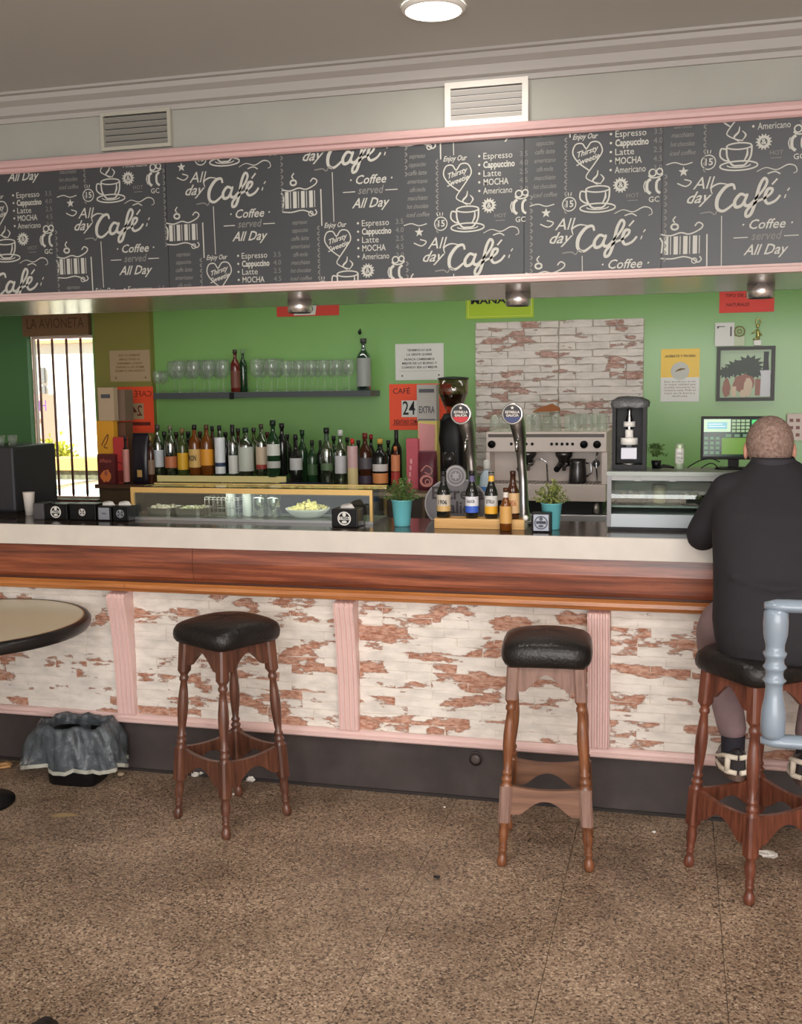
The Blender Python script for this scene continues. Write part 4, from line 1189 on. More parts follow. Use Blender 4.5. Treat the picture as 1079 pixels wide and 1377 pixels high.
# ------------------------------------------------------------------ papers on the back wall
def sheet(px0, py0, px1, py1, label, name, m, cat='sign', Y=YW-0.002, th=0.0015, rot=0.0):
    a = A(px0, (py0+py1)/2, Y); c = A(px1, (py0+py1)/2, Y); pm_ = (px0+px1)/2
    z1, z0 = A(pm_, py0, Y)[2], A(pm_, py1, Y)[2]
    w_, h = c[0]-a[0], z1-z0
    t = thing(name, label, cat, ((a[0]+c[0])/2, Y, z0), 0)
    MB().box(-w_/2, w_/2, -th, 0, 0, h).build('card', m, t)
    return t, w_, h
def lines(t, w_, h, rows, m=M_ink, th=0.0015, size=0.03, bold=0.02, mirror=False, name='lettering'):
    mb = MB()
    for s, x, z, ww_ in rows:
        write(mb, s, (x*w_, -th-.0008, z*h), size*(h if size > .05 else 1), ux=(-1 if mirror else 1, 0, 0), width=(ww_*w_ if ww_ else None), bold=bold)
    return mb.build(name, m, t)
t, w_, h = sheet(532, 462, 597, 511, 'white laminated notice on the green wall above the orange price card', 'wall_notice', M_paper)
lines(t, w_, h, [('TENEMOS LO QUE', 0, .82, .5), ('LA GENTE QUIERE', 0, .70, .52), ('NUNCA CAMBIAMOS', 0, .57, .62), ('MEJOR DE LO BUENO Y', 0, .46, .72), ('CUANDO SEA LO MEJOR', 0, .35, .74)], size=.017)
m_ = MB(); quad(m_, -w_*.42, w_*.42, h*.245, h*.25); m_.disc((-w_*.36, 0, h*.12), .005); m_.disc((w_*.40, 0, h*.13), .005); m_.build('notice_marks', M_ink_soft, t, loc=(0, -.0022, 0))
t, w_, h = sheet(524, 516, 607, 578, 'orange price card reading CAFE and 24 on the green wall', 'price_card', M_orange)
lines(t, w_, h, [('CAFÉ', -.30, .84, .28), ('BIEN', .36, .84, .24)], M_ink, size=.045, bold=0)
m_ = MB(); quad(m_, -w_*.30, w_*.30, h*.28, h*.64); m_.build('price_patch', M_paper, t, loc=(0, -.0024, 0))
m_ = MB(); write(m_, '24', (-w_*.18, 0, h*.46), h*.42, width=w_*.2, bold=.01); write(m_, '5€', (w_*.15, 0, h*.46), h*.38, width=w_*.2); m_.build('price_figures', M_ink, t, loc=(0, -.0032, 0))
m_ = MB(); write(m_, 'DESAYUNO COMPLETO CON TOSTADA', (0, 0, h*.17), h*.13, width=w_*.86, bold=.03); quad(m_, -w_*.45, w_*.45, h*.10, h*.115); m_.build('bottom_lettering', mat('dark_red_ink', (110, 34, 26), 0.6), t, loc=(0, -.0026, 0))
# lime card and orange cards at the top
t, w_, h = sheet(627, 388, 718, 428, 'lime green card reading MAÑANAS partly hidden by the beam', 'lime_card', M_lime)
lines(t, w_, h, [('MAÑANAS', 0, .60, .86)], M_ink, size=.05, bold=.03)
m_ = MB()
for x0_, x1_, z0_, z1_ in ((-.47, .47, .06, .075), (-.47, -.462, .06, .95), (.462, .47, .06, .95)): quad(m_, x0_*w_, x1_*w_, z0_*h, z1_*h)
m_.build('card_border', mat('pale_lime', (214, 226, 120), 0.5), t, loc=(0, -.0022, 0))
t, w_, h = sheet(968, 372, 1042, 420, 'red card with three handwritten lines on the wall near the right downlight', 'red_card', M_red)
lines(t, w_, h, [('TENEMOS TODO', -.08, .72, .66), ('TIPO DE ZUMOS', -.06, .48, .66), ('NATURALES', -.16, .22, .42)], mat('dark_red_ink', (110, 34, 26)), size=.024, bold=.02)
t, w_, h = sheet(372, 380, 456, 425, 'red card with shade put into its colour and a pale patch behind the leftmost downlight', 'red_card', mat('shaded_red_card', (206, 66, 52), 0.5))  # darker copy of the card red, with the shade painted in
m_ = MB(); m_.add([(-.22*w_, 0, .03*h), (.12*w_, 0, .03*h), (.17*w_, 0, .6*h), (-.25*w_, 0, .6*h)], [(0, 1, 2, 3)]); m_.build('pale_patch', M_paper, t, loc=(0, -.0024, 0))
m_ = MB(); write(m_, '6,50', (-.04*w_, 0, .2*h), .05, width=.26*w_); m_.build('price_figures', M_ink_soft, t, loc=(0, -.0032, 0))
# yellow poster
t, w_, h = sheet(889, 469, 941, 540, 'yellow and white poster with a round grey picture on the green wall', 'yellow_poster', M_yellow, 'poster')
m_ = MB(); quad(m_, -w_*.5, w_*.5, 0, h*.46); m_.build('white_half', M_paper, t, loc=(0, -.0019, 0))
m_ = MB(); m_.disc((0, 0, h*.58), w_*.24); m_.build('round_picture', mat('poster_grey', (190, 190, 180), 0.4), t, loc=(0, -.0024, 0))
m_ = MB(); stroke(m_, [(-.025, h*.57), (0, h*.61), (.028, h*.62)], .012, (0, 0, 0), 1.0, wend=.003); write(m_, 'ANÍMATE Y PRUEBA', (0, 0, h*.86), .018, width=w_*.8, bold=.02)
for i in range(6): write(m_, ('Este producto es de', 'la mejor calidad que', 'puedes encontrar en', 'nuestra casa. Pide el', 'tuyo en la barra y', 'disfruta')[i], (0, 0, h*(.38-.055*i)), .014, width=w_*(.8 if i < 5 else .4))
m_.build('poster_print', mat('brown_print', (120, 96, 50), 0.5), t, loc=(0, -.0030, 0))

# framed picture with palms
t, w_, h = sheet(964, 466, 1042, 539, 'dark framed picture of palm trees, houses and a bottle', 'framed_picture', mat('picture_sky', (150, 176, 136), 0.3), 'picture', th=.012)
fm = mat('picture_frame', (62, 62, 58), 0.45)
f_ = .018
b = MB(); b.box(-w_/2, w_/2, -.03, -.0121, 0, f_); b.box(-w_/2, w_/2, -.03, -.0121, h-f_, h); b.box(-w_/2, -w_/2+f_, -.03, -.0121, f_, h-f_); b.box(w_/2-f_, w_/2, -.03, -.0121, f_, h-f_)
b.build('frame', fm, t)
def blob(mb, x, z, rx, rzz, seed, n=18, amp=.14, y=0):
    y = -0.00004*seed
    r = random.Random(seed)
    mb.add([(x+rx*math.cos(2*PI*k/n)*(1+r.uniform(-amp, amp)), y, z+rzz*math.sin(2*PI*k/n)*(1+r.uniform(-amp, amp))) for k in range(n)], [tuple(range(n))])
m_ = MB()
for q, (x, z, r_) in enumerate(((-.045, .60, .062), (.018, .66, .070), (-.095, .53, .045), (.045, .54, .050))):
    m_.add([(x+r_*(1.0 if k % 2 else .62)*math.cos(2*PI*k/26)*1.15, -.00005*q, h*z+r_*(1.0 if k % 2 else .66)*math.sin(2*PI*k/26)*.8) for k in range(26)], [tuple(range(26))])
m_.add([(.010, -.0002, h*.3), (.018, -.0002, h*.3), (.018, -.0002, h*.5), (.010, -.0002, h*.5)], [(0, 1, 2, 3)])
m_.build('palm_print', mat('palm_print', (52, 66, 54), 0.4), t, loc=(0, -.0128, 0))
m_ = MB(); blob(m_, -.01, h*.32, .055, .05, 5); blob(m_, -.095, h*.24, .02, .05, 6); quad(m_, .05, .09, h*.1, h*.4); m_.build('house_print', mat('house_print', (150, 100, 84), 0.4), t, loc=(0, -.0132, 0))
m_ = MB(); blob(m_, .015, h*.26, .022, .05, 7); quad(m_, -.07, -.045, h*.08, h*.27); blob(m_, -.01, h*.14, .02, .02, 8); m_.build('wall_print', mat('wall_print', (206, 186, 160), 0.4), t, loc=(0, -.0136, 0))
m_ = MB(); m_.add([(.075, 0, h*.08), (.128, 0, h*.08), (.126, 0, h*.48), (.132, 0, h*.56), (.072, 0, h*.56), (.078, 0, h*.48)], [(0, 1, 2, 3, 4, 5)]); m_.build('white_bottle_print', mat('bottle_print', (206, 208, 212), 0.4), t, loc=(0, -.0140, 0))
m_ = MB(); m_.add([(.086, 0, h*.56), (.118, 0, h*.56), (.114, 0, h*.74), (.116, 0, h*.90), (.090, 0, h*.90), (.090, 0, h*.74)], [(0, 1, 2, 3, 4, 5)]); quad(m_, .132, .138, h*.06, h*.7); m_.build('dark_bottle_print', mat('dark_print', (28, 34, 34), 0.4), t, loc=(0, -.0144, 0))
ft = A(1003, 465, YW)[2]
def onframe(px): return A(px, 465, YW-.02)[0]
o = thing('desk_calendar', 'white card leaning on top of the picture frame', 'card', (onframe(974.5), YW-.016, ft+.001))
MB().box(-.049, .049, -.004, .004, 0, .122).build('card', M_paper, o)
m_ = MB(); quad(m_, .028, .036, .05, .10); quad(m_, -.036, .0, .100, .104); quad(m_, -.038, -.03, .092, .103); m_.build('print', M_ink_soft, o, loc=(0, -.0048, 0))
o = thing('round_emblem_plaque', 'small white plaque with a round gold emblem on the picture frame', 'plaque', (onframe(994.5), YW-.016, ft+.001))
MB().box(-.026, .026, -.003, .003, 0, .05).build('plaque', mat('pale_green_card', (196, 206, 176), 0.5), o)
b = MB(); b.lathe([(.028, -.004), (.030, 0), (.028, .004)], (0, 0, .074), 24, 'y', smooth=False); b.build('disc', mat('emblem_green', (140, 176, 110), .4), o)
m_ = MB(); m_.disc((0, 0, .074), .028, r0=.022); stroke(m_, circle_pts(0, .074, .010, 12), .005, (0, 0, 0), 1.0); m_.build('emblem_ring', mat('emblem_gold', (110, 96, 40), .4), o, loc=(0, -.0055, 0))
o = thing('trophy', 'little gold figurine trophy on a white base on the picture frame', 'trophy', (onframe(1019), YW-.016, ft+.001))
MB().box(-.018, .018, -.011, .011, 0, .026).build('base', M_white, o)
b = MB(); b.tube([(0, 0, .026), (.004, 0, .055), (0, 0, .085)], [.008, .010, .006]); b.tube([(0, 0, .08), (-.03, 0, .06)], [.005, .003]); b.tube([(0, 0, .08), (.022, 0, .05)], [.005, .003]); b.ell((0, 0, .10), (.009, .008, .011), 10, 8)
b.tube([(0, 0, .04), (-.022, 0, .03)], [.005, .004])
b.tube([(.012*math.cos(a)+.002, 0, .122+.016*math.sin(a)) for a in [2*PI*k/12 for k in range(13)]], .0035, 6)
b.build('figure', mat('old_gold', (196, 190, 120), .3, .8), o)
# wall phone at right
t, w_, h = sheet(1058, 556, 1098, 592, 'white wall unit with printed rows beside the man\'s head', 'wall_unit', mat('pale_pink_white', (216, 200, 190), .5), 'wall unit', th=.03)
m_ = MB()
for r in range(3):
    for c in range(4): quad(m_, -w_*.42+c*w_*.22, -w_*.42+c*w_*.22+w_*.13, h*(.15+.27*r), h*(.15+.27*r+.12))
m_.build('printed_keys', mat('dull_red_keys', (140, 96, 90), .5), t, loc=(0, -.0308, 0))

# ------------------------------------------------------------------ wall shelf with glasses
sz = A(350, 527, 5.78)[2]
sx0, sx1, sxm = A(207, 530, 5.76)[0], A(499, 530, 5.76)[0], A(312, 530, 5.76)[0]
shf = thing('wall_shelf', 'long dark grey wall shelf holding stemmed glasses', 'shelf', (0, 5.85, 0))
M_shelf = mat('grey_shelf', (70, 76, 78), 0.4)
MB().box(sx0, sxm-.001, -.095, .0995, sz-.035, sz).build('shelf_board', M_shelf, shf)
MB().box(sxm+.001, sx1, -.095, .0995, sz-.032, sz).build('shelf_board', M_shelf, shf)
MB().box(sxm-.012, sxm+.015, -.099, -.0955, sz-.04, sz-.002).build('joint_clip', M_black, shf)
def glass_mesh(h, rb, stem, flare=1.0):
    out = [(rb*.75, 0), (rb*.78, .003), (.10*rb, .010), (.09*rb, h*stem), (rb*.35, h*(stem+.03)), (rb*.8, h*(stem+.14)), (rb, h*(stem+.28)), (rb*.97, h*.86), (rb*.86*flare, h)]
    inn = [(rb*.84*flare, h), (rb*.95, h*.86), (rb*.97, h*(stem+.28)), (rb*.77, h*(stem+.145)), (rb*.3, h*(stem+.045)), (0, h*(stem+.04))]
    return MB().lathe(out+inn, seg=20, cap1=False).mesh('stem_glass', M_glass)
k_ = MPP(-2.3, 5.8)
balloon = glass_mesh(44*k_, 9.6*k_, .40)
goblet = glass_mesh(41*k_, 7.9*k_, .42, 1.05)
small = glass_mesh(30*k_, 7*k_, .4)
def place_glass(me, px, Y, label, group):
    o = inst(me, 'stem_glass', None, (A(px, 527, Y)[0], Y, sz+.0005))
    tag(o, label, 'glass', group)
ORD = ('first', 'second', 'third', 'fourth', 'fifth', 'sixth', 'seventh', 'eighth')
def glabel(kind, i, row, where): return '%s %s from the left in the %s row %s' % (ORD[i], kind, row, where)
for px, Y in ((243, 5.795), (263, 5.795), (283, 5.795), (302, 5.795), (235, 5.885), (255, 5.885), (275, 5.885), (294, 5.885)):
    fr_ = Y < 5.8
    gi = (243, 263, 283, 302).index(px) if fr_ else (235, 255, 275, 294).index(px)
    place_glass(balloon, px-1 if fr_ else px, Y, glabel('balloon glass', gi, 'front' if fr_ else 'rear', 'left of the red shelf bottle'), 'balloon glasses on the left of the wall shelf')
for px, Y in ((346, 5.79), (366, 5.79), (354, 5.885), (374, 5.885)):
    place_glass(balloon, px, Y, glabel('balloon glass', (346, 366, 354, 374).index(px) % 2, 'front' if Y < 5.8 else 'rear', 'right of the green shelf bottle'), 'balloon glasses beside the shelf bottles')
for i, px in enumerate((386, 403, 420, 437, 454, 470)): place_glass(goblet, px, 5.79, glabel('goblet', i, 'front', 'of the wall shelf'), 'goblets on the right of the wall shelf')
for i, px in enumerate((394, 411, 428, 446, 463)): place_glass(goblet, px, 5.885, glabel('goblet', i, 'rear', 'of the wall shelf'), 'goblets on the right of the wall shelf')
place_glass(small, 213, 5.80, 'small stemmed glass at the left end of the shelf', 'small glasses at the shelf end')
place_glass(small, 220, 5.88, 'small stemmed glass second from the left shelf end', 'small glasses at the shelf end')
def sbottle(px, top, pw, Y, label, **kw):
    p = A(px, 527, Y); k = MPP(p[0], Y)
    return bottle(p[0], Y, sz+.0005, pw*k, A(px, top, Y)[2]-sz, label, group='bottles on the wall shelf', **kw)
sbottle(317.5, 470, 13, 5.80, 'dark red bottle on the wall shelf', glass='red', style='wine', lab=(112, 66, 54), lab_c=(.1, .5), cap=(60, 50, 40))
sbottle(328, 470, 11, 5.86, 'green bottle on the wall shelf beside the red one', glass='green', style='wine', cap=(120, 150, 110))
sbottle(490, 455, 19, 5.81, 'tall grey-green bottle at the right end of the wall shelf', glass='blue', style='wine', lab=(150, 156, 150), lab_c=(.08, .62), cap=(60, 64, 60))
hk = A(484, 447, YW-.01)
o = MB(); o.ell((0, 0, 0), (.010, .008, .013), 12, 8); o.tube([(0, 0, .01), (.002, .008, .02)], .003, 6)
tag(o.build('wall_hook', M_black, loc=(hk[0], YW-.012, hk[2])), 'small black hook on the green wall above the tall shelf bottle', 'hook')

# ------------------------------------------------------------------ pillar side: mirror image of the back bar, built as solid shelf and goods
YP = 5.90
px_ = lambda x, Y=5.42: A(x, 600, Y)[0]
t, w_, h = sheet(148, 471, 202, 513, 'tan-tinted mirror image of the wall notice, built as a sheet on the olive pillar', 'wall_notice', M_paper_tan, Y=YP-.002)
lines(t, w_, h, [('TENEMOS LO QUE', 0, .84, .55), ('LA GENTE QUIERE', 0, .71, .52), ('NUNCA CAMBIAMOS', 0, .58, .62), ('MEJOR DE LO BUENO', 0, .46, .7), ('CUANDO SEA LO MEJOR', 0, .34, .74)], mat('brown_print', (120, 96, 50)), size=.018, mirror=True)
m_ = MB(); m_.disc((-w_*.36, 0, h*.12), .006); m_.disc((w_*.38, 0, h*.12), .006); m_.build('notice_marks', mat('brown_print', (120, 96, 50)), t, loc=(0, -.0022, 0))
t, w_, h = sheet(159, 520, 207, 582, 'mirror image of the orange price card with reversed 24, on the olive pillar', 'price_card', M_orange, Y=YP-.004)
lines(t, w_, h, [('CAFÉ', .22, .84, .48)], mat('dark_red_ink', (110, 34, 26)), size=.05, mirror=True, bold=0)
m_ = MB(); quad(m_, -w_*.16, w_*.22, h*.30, h*.64); m_.build('price_patch', M_paper_tan, t, loc=(0, -.0024, 0))
m_ = MB(); write(m_, '24', (w_*.03, 0, h*.47), h*.32, ux=(-1, 0, 0), width=w_*.30, bold=.01); quad(m_, -w_*.5, w_*.40, h*.16, h*.235); m_.build('price_figures', mat('dark_red_ink', (110, 34, 26)), t, loc=(0, -.0032, 0))
# brown side shelf, built solid from the mirror image
szb = A(170, 651, 5.4)[2]
psr = A(208, 640, 5.40)[0]; psl = A(132, 640, 5.40)[0]
s2 = thing('mirrored_shelf', 'mirror image of a dark brown shelf, on the olive pillar, loaded with coffee packs', 'shelf', (0, 5.55, 0))
MB().box(psl, psr, -.19, .34, szb-.022, szb).build('shelf_board', M_shelfwood, s2)
MB().box(psl+.005, psr-.001, -.15, .34, 0, szb-.0221).build('shelf_cabinet', mat('dark_riser', (84, 66, 48), .5), s2)
zq = szb+.0005
t, w_, h, d = carton(132, 153, 650, 611, 5.40, .06, 'mirrored_coffee_pack', 'mirror image of a dark maroon coffee pack with orange flower picture on the side shelf', mat('maroon_pack', (96, 36, 36), .45), 'pack', zb=zq)
m_ = MB(); blob(m_, 0, h*.27, .034, .036, 4, 16, .2); m_.build('flower_print', mat('orange_print', (226, 128, 66), .5), t, loc=(0, -d/2-.001, 0))
m_ = MB(); blob(m_, 0, h*.36, .010, .014, 5); write(m_, 'café', (0, 0, h*.78), .03, ux=(-1, 0, 0), width=w_*.7, bold=.02); m_.build('pack_lettering', mat('dull_pink', (176, 90, 80), .5), t, loc=(0, -d/2-.0018, 0))
t, w_, h, d = carton(133, 152, 650, 566, 5.485, .05, 'yellow_carton', 'mirror image of an orange and yellow carton behind the maroon coffee pack', mat('orange_yellow_carton', (226, 160, 46), .5), zb=zq)
m_ = MB(); stroke(m_, [(-.025, h*.60), (.0, h*.72), (.02, h*.78), (.01, h*.66), (-.01, h*.58), (.015, h*.56)], .006, (0, 0, 0), 1.0); m_.build('script_print', mat('brown_script', (110, 60, 40), .5), t, loc=(0, -d/2-.001, 0))
zt2 = zq+h
t, w_, h, d = carton(133, 152, 566, 521, 5.485, .05, 'mirrored_white_box', 'mirror image of a tan-white box stacked on the orange and yellow carton', mat('tan_white_box', (190, 166, 136), .6), zb=zt2+.0006)
m_ = MB(); quad(m_, -w_*.3, w_*.3, h*.68, h*.80); m_.build('dark_band', M_ink_soft, t, loc=(0, -d/2-.001, 0))
t, w_, h, d = carton(144, 167, 566, 524, 5.56, .10, 'mirrored_grey_box', 'mirror image of a brown-grey box behind the tan-white one on the pillar', mat('mirrored_grey_box', (128, 104, 88), .6), zb=A(150, 566, 5.56)[2])
gz = A(150, 566, 5.56)[2]
t2, w2, h2, d2 = carton(153.5, 168, 650, 568, 5.57, .09, 'mirrored_brown_carton', 'tall brown carton in the mirror image, carrying the brown-grey box', mat('mirrored_brown_carton', (110, 74, 56), .6), zb=zq)
t, w_, h, d = carton(154, 166, 650, 588, 5.44, .05, 'mirrored_red_pack', 'mirror image of an upright red pack between the maroon pack and the black bag', mat('dark_red_pack', (190, 60, 58), .4), 'pack', zb=zq)
m_ = MB(); quad(m_, -w_*.45, w_*.45, .005, h*.28); stroke(m_, [(-.018, h*.40), (0, h*.46), (.018, h*.42)], .006, (0, 0, 0), 1.0); m_.build('pack_print', mat('dark_red_ink', (110, 34, 26)), t, loc=(0, -d/2-.001, 0))
t, w_, h = bag(176, 196, 650, 583, 5.40, 'mirror image of a black coffee bag with gold square on the side shelf', mat('black_bag', (32, 28, 38), .3), None, zq)
m_ = MB(); quad(m_, -.012, .018, h*.14, h*.28); m_.build('gold_square', mat('gold_square', (200, 160, 96), .5), t, loc=(0, -.036, 0))
pbottle(171, 650, 586, 9, 5.42, zq, 'mirror image of a slim black bottle with pink stripe left of the black bag', glass='dark', style='square', lab=(206, 140, 130), lab_c=(.04, .72), cap=DK, group='bottles on the side shelf')
pbottle(204.5, 650, 586, 9, 5.43, zq, 'mirror image of a brown bottle with pale label at the right end of the side shelf', glass='brown', style='spirit', lab=(140, 116, 96), lab_c=(.2, .5), cap=(150, 120, 70), group='bottles on the side shelf')

# ------------------------------------------------------------------ espresso machine
YE = 5.30
def ex(px): return A(px, 640, YE)[0]
def ez(py): return A(735, py, YE)[2]
LCZ = 0.8905
em = thing('espresso_machine', 'two-group steel espresso machine on the back counter before the brick tiles', 'espresso machine', ((ex(654)+ex(816))/2, YE, LCZ))
W2 = (ex(816)-ex(654))/2
Z = lambda py: ez(py)-LCZ
M_pinksteel = mat('warm_white_enamel', (226, 212, 202), 0.3)
MB().box(-W2, W2, .0, .44, Z(608), Z(581)).build('upper_housing', M_pinksteel, em, bevel=0.006)
MB().box(-W2+.005, W2-.004, .14, .44, Z(650), Z(608)-.0005).build('back_panel', M_pinksteel, em)
MB().box(-W2+.004, -W2+.022, -.02, .14, Z(650), Z(608)-.0005).build('side_panel', M_pinksteel, em)
MB().box(W2-.022, W2+.004, -.02, .14, Z(650), Z(608)-.0005).build('side_panel', M_pinksteel, em)
MB().box(-W2, W2, -.03, .44, Z(673), Z(650.5)).build('drip_tray', M_pinksteel, em, bevel=0.005)
b = MB()
for i in range(30): b.box(-W2+.03+i*(2*W2-.06)/30, -W2+.03+i*(2*W2-.06)/30+.008, -.01, .13, Z(650.5)-.002, Z(650.5)+.002)
stuff(b.build('tray_grille', M_dsteel, em))
MB().box(-W2+.02, W2-.02, .02, .42, Z(690), Z(673)-.0005).build('underbody', M_black, em)
MB().box(-W2-.005, W2+.012, -.05, .44, Z(704), Z(690)-.0005).build('base_drawer', M_steel, em, bevel=0.003)
for x in (-W2+.05, W2-.05): MB().lathe([(.025, 0.0), (.02, Z(704)-.0005)], (x, .03, 0), 16).build('foot', M_black, em)
for x in (W2-.05, ): MB().lathe([(.018, Z(690)), (.014, Z(675))], (x, -.0, 0), 14).build('steel_foot', M_steel, em)
MB().box(-W2+.012, W2-.012, -.0035, -.0005, Z(588), Z(583.5)).build('front_slot', mat('slot_grey', (96, 86, 80), .4), em)
def knob(px, py, r, m=M_black):
    x = ex(px)-(ex(654)+ex(816))/2; z = Z(py)
    k = MB().lathe([(r, 0), (r, -.014), (r*.9, -.018), (r*.5, -.018), (r*.45, -.026), (0, -.028)], (x, -.0005, z), 22, 'y').build('knob', m, em)
for px in (662, 785.5, 803): knob(px, 597.5, .019)
for px in (688, 708, 716, 742, 749, 756, 763, 770):
    x = ex(px)-(ex(654)+ex(816))/2
    MB().lathe([(.0075, 0), (.0075, -.005), (0, -.006)], (x, -.0005, Z(597)), 12, 'y').build('button', M_black, em)
for px in (708, 757):
    x = ex(px)-(ex(654)+ex(816))/2
    MB().lathe([(.045, Z(608)-.0005), (.042, Z(614)), (.030, Z(618)), (.028, Z(622)), (.0, Z(622))], (x, .06, 0), 24).build('group_head', M_dsteel, em)
    ph_ = MB().lathe([(.034, Z(622)-.0005), (.034, Z(627)), (.012, Z(629)), (.010, Z(634))], (x, .06, 0), 20).build('portafilter', M_chrome, em)
    MB().tube([(x, .03, Z(624.5)), (x-.012, -.05, Z(625.5)), (x-.018, -.11, Z(629))], [.010, .014, .015], 12).build('handle', M_black, ph_)
xg = ex(728)-(ex(654)+ex(816))/2
MB().tube([(xg-.045, .03, Z(625)), (xg-.03, .02, Z(618.5)), (xg, .02, Z(617)), (xg+.025, .02, Z(622)), (xg+.03, .03, Z(648))], .004, 8).build('water_spout', M_chrome, em)
xs = ex(803)-(ex(654)+ex(816))/2
MB().tube([(xs, .02, Z(608)), (xs-.004, -.01, Z(618)), (xs+.004, -.02, Z(646))], .0045, 8).build('steam_wand', M_chrome, em)
MB().lathe([(.019, -.03), (.019, -.012), (.008, -.008)], (xs-.004, .02, Z(623)), 16, 'y').build('steam_knob', M_black, em)
# milk jug on the grille
jx = ex(776)
jg = thing('milk_jug', 'dark steel milk jug standing under the right group of the espresso machine', 'jug', (jx, YE+.045, ez(650.5)+.003))
MB().lathe([(.042, 0), (.044, .01), (.042, .06), (.038, .10), (.041, .118), (.038, .118), (.036, .1), (.04, .02), (0, .01)], seg=24, cap1=False).build('jug_body', M_dsteel, jg)
MB().tube([(.040, 0, .10), (.066, 0, .095), (.068, 0, .05), (.044, 0, .03)], .005, 8).build('jug_handle', M_chrome, jg)
# cups and glasses on top
zt = ez(581)+.0006
tumbler = MB().lathe([(.024, 0), (.031, .085), (.0295, .085), (.0225, .004), (0, .004)], seg=20, cap1=False).mesh('tumbler', M_glass)
for i, (px, dy) in enumerate(((662, .10), (675, .15), (688, .10), (706, .16), (718, .10), (731, .16), (744, .10))):
    o = inst(tumbler, 'tumbler', None, (ex(px), YE+dy, zt), (PI, 0, 0)); o.location.z += .0855
    tag(o, ORD[i]+' upturned tumbler from the left on the espresso machine top', 'glass', 'upturned tumblers on the espresso machine')
cupme = MB().lathe([(.016, 0), (.026, .01), (.031, .05), (.029, .05), (.024, .012), (0, .006)], seg=20, cap1=False).mesh('steel_cup', M_steel)
stackme = None
for i, px in enumerate((762, 771, 780, 789, 798, 808)):
    o = inst(MB().lathe([(.020, 0), (.026, .004), (.027, .085), (.025, .086), (.0245, .01), (0, .008)], seg=18, cap1=False).mesh('ribbed_glass', M_glass), 'ribbed_glass', None, (ex(px), YE+(.07 if i % 2 else .13), zt))
    tag(o, ORD[i]+' straight glass from the left on the right top of the espresso machine', 'glass', 'straight glasses on the espresso machine')
# tray with a folded tan cloth on the tumblers
zt3 = zt+.087
ct = thing('wooden_tray', 'shallow glass tray with a folded brown cloth on the upturned tumblers', 'tray', (ex(731), YE+.13, zt3))
MB().lathe([(.055, 0), (.075, .008), (.072, .010), (.052, .003), (0, .003)], seg=28).build('tray', M_tint, ct)
MB().rings([[(-.065, -.03, .010), (-.065, .03, .010), (-.065, .03, .014), (-.065, -.03, .014)], [(-.02, -.035, .011), (-.02, .035, .011), (-.02, .035, .036), (-.02, -.035, .036)], [(.025, -.035, .011), (.025, .035, .011), (.025, .035, .050), (.025, -.035, .050)], [(.065, -.025, .014), (.065, .025, .014), (.065, .025, .030), (.065, -.025, .030)]], smooth=False).build('folded_cloth', mat('tan_cloth', (156, 94, 54), .8), ct)
# detergent bottle left of the machine (blue and white)
db = thing('spray_bottle', 'small white and blue spray bottle beside the beer bottles behind the tap', 'spray bottle', (A(656, 660, 4.9)[0]+0.0, 5.12, LCZ))
p0 = A(655, 660, 5.12); db.location.x = p0[0]
hb = A(655, 618, 5.12)[2]-LCZ
MB().lathe([(.036, 0), (.038, .01), (.038, hb*.70), (.030, hb*.82), (.014, hb*.88)], seg=18).build('bottle_body', mat('pale_blue_plastic', (196, 214, 226), .35), db)
MB().lathe([(.0385, hb*.48), (.0385, hb*.68)], seg=18, cap0=False, cap1=False).build('blue_label', mat('blue_label', (74, 136, 206), .4), db)
MB().lathe([(.015, hb*.88), (.018, hb*.90), (.016, hb*.98), (.006, hb)], seg=14).build('nozzle', M_white, db)

# ------------------------------------------------------------------ coffee grinder
GX = A(612, 600, 5.25)[0]
gr = thing('coffee_grinder', 'black coffee grinder with clear bean hopper beside the espresso machine', 'coffee grinder', (GX, 5.22, LCZ))
def gz_(py): return A(612, py, 5.22)[2]-LCZ
k_ = MPP(GX, 5.22)
MB().rings([sqring(19*k_, .10, 0, 32, 6), sqring(19*k_, .10, .03, 32, 6), sqring(16*k_, .085, .05, 32, 6), sqring(16*k_, .085, gz_(602), 32, 5), sqring(18*k_, .09, gz_(590), 32, 4), sqring(17*k_, .08, gz_(566), 32, 3), sqring(12*k_, .06, gz_(556), 32, 3)]).build('grinder_body', M_black, gr)
MB().lathe([(.034, gz_(556)+.0005), (.05, gz_(545)), (20*k_, gz_(528)), (20.5*k_, gz_(510)), (20*k_, gz_(510)), (19.4*k_, gz_(528)), (.046, gz_(546)), (0, gz_(548))], seg=32, cap1=False).build('bean_hopper', thin_glass('smoky_glass', (226, 214, 204), .10, .45), gr)
MB().lathe([(.045, gz_(546)), (18.4*k_, gz_(530)), (0, gz_(531))], seg=24).build('beans', mat('coffee_beans', (62, 36, 24), .5, bump=.8, bscale=120), gr)
MB().lathe([(21*k_, gz_(510)+.0005), (21*k_, gz_(508)), (10*k_, gz_(506.5)), (0, gz_(506))], seg=32).build('hopper_lid', mat('dark_green_lid', (34, 44, 36), .4), gr)
MB().lathe([(.03, -.02), (.036, .02), (.036, .06)], (0, -.10, gz_(622)), 20).build('dosing_chamber', mat('smoky_black', (44, 42, 42), .15), gr)
MB().box(-.02, .02, -.105, -.0855, gz_(640), gz_(634)).build('fork', M_steel, gr)

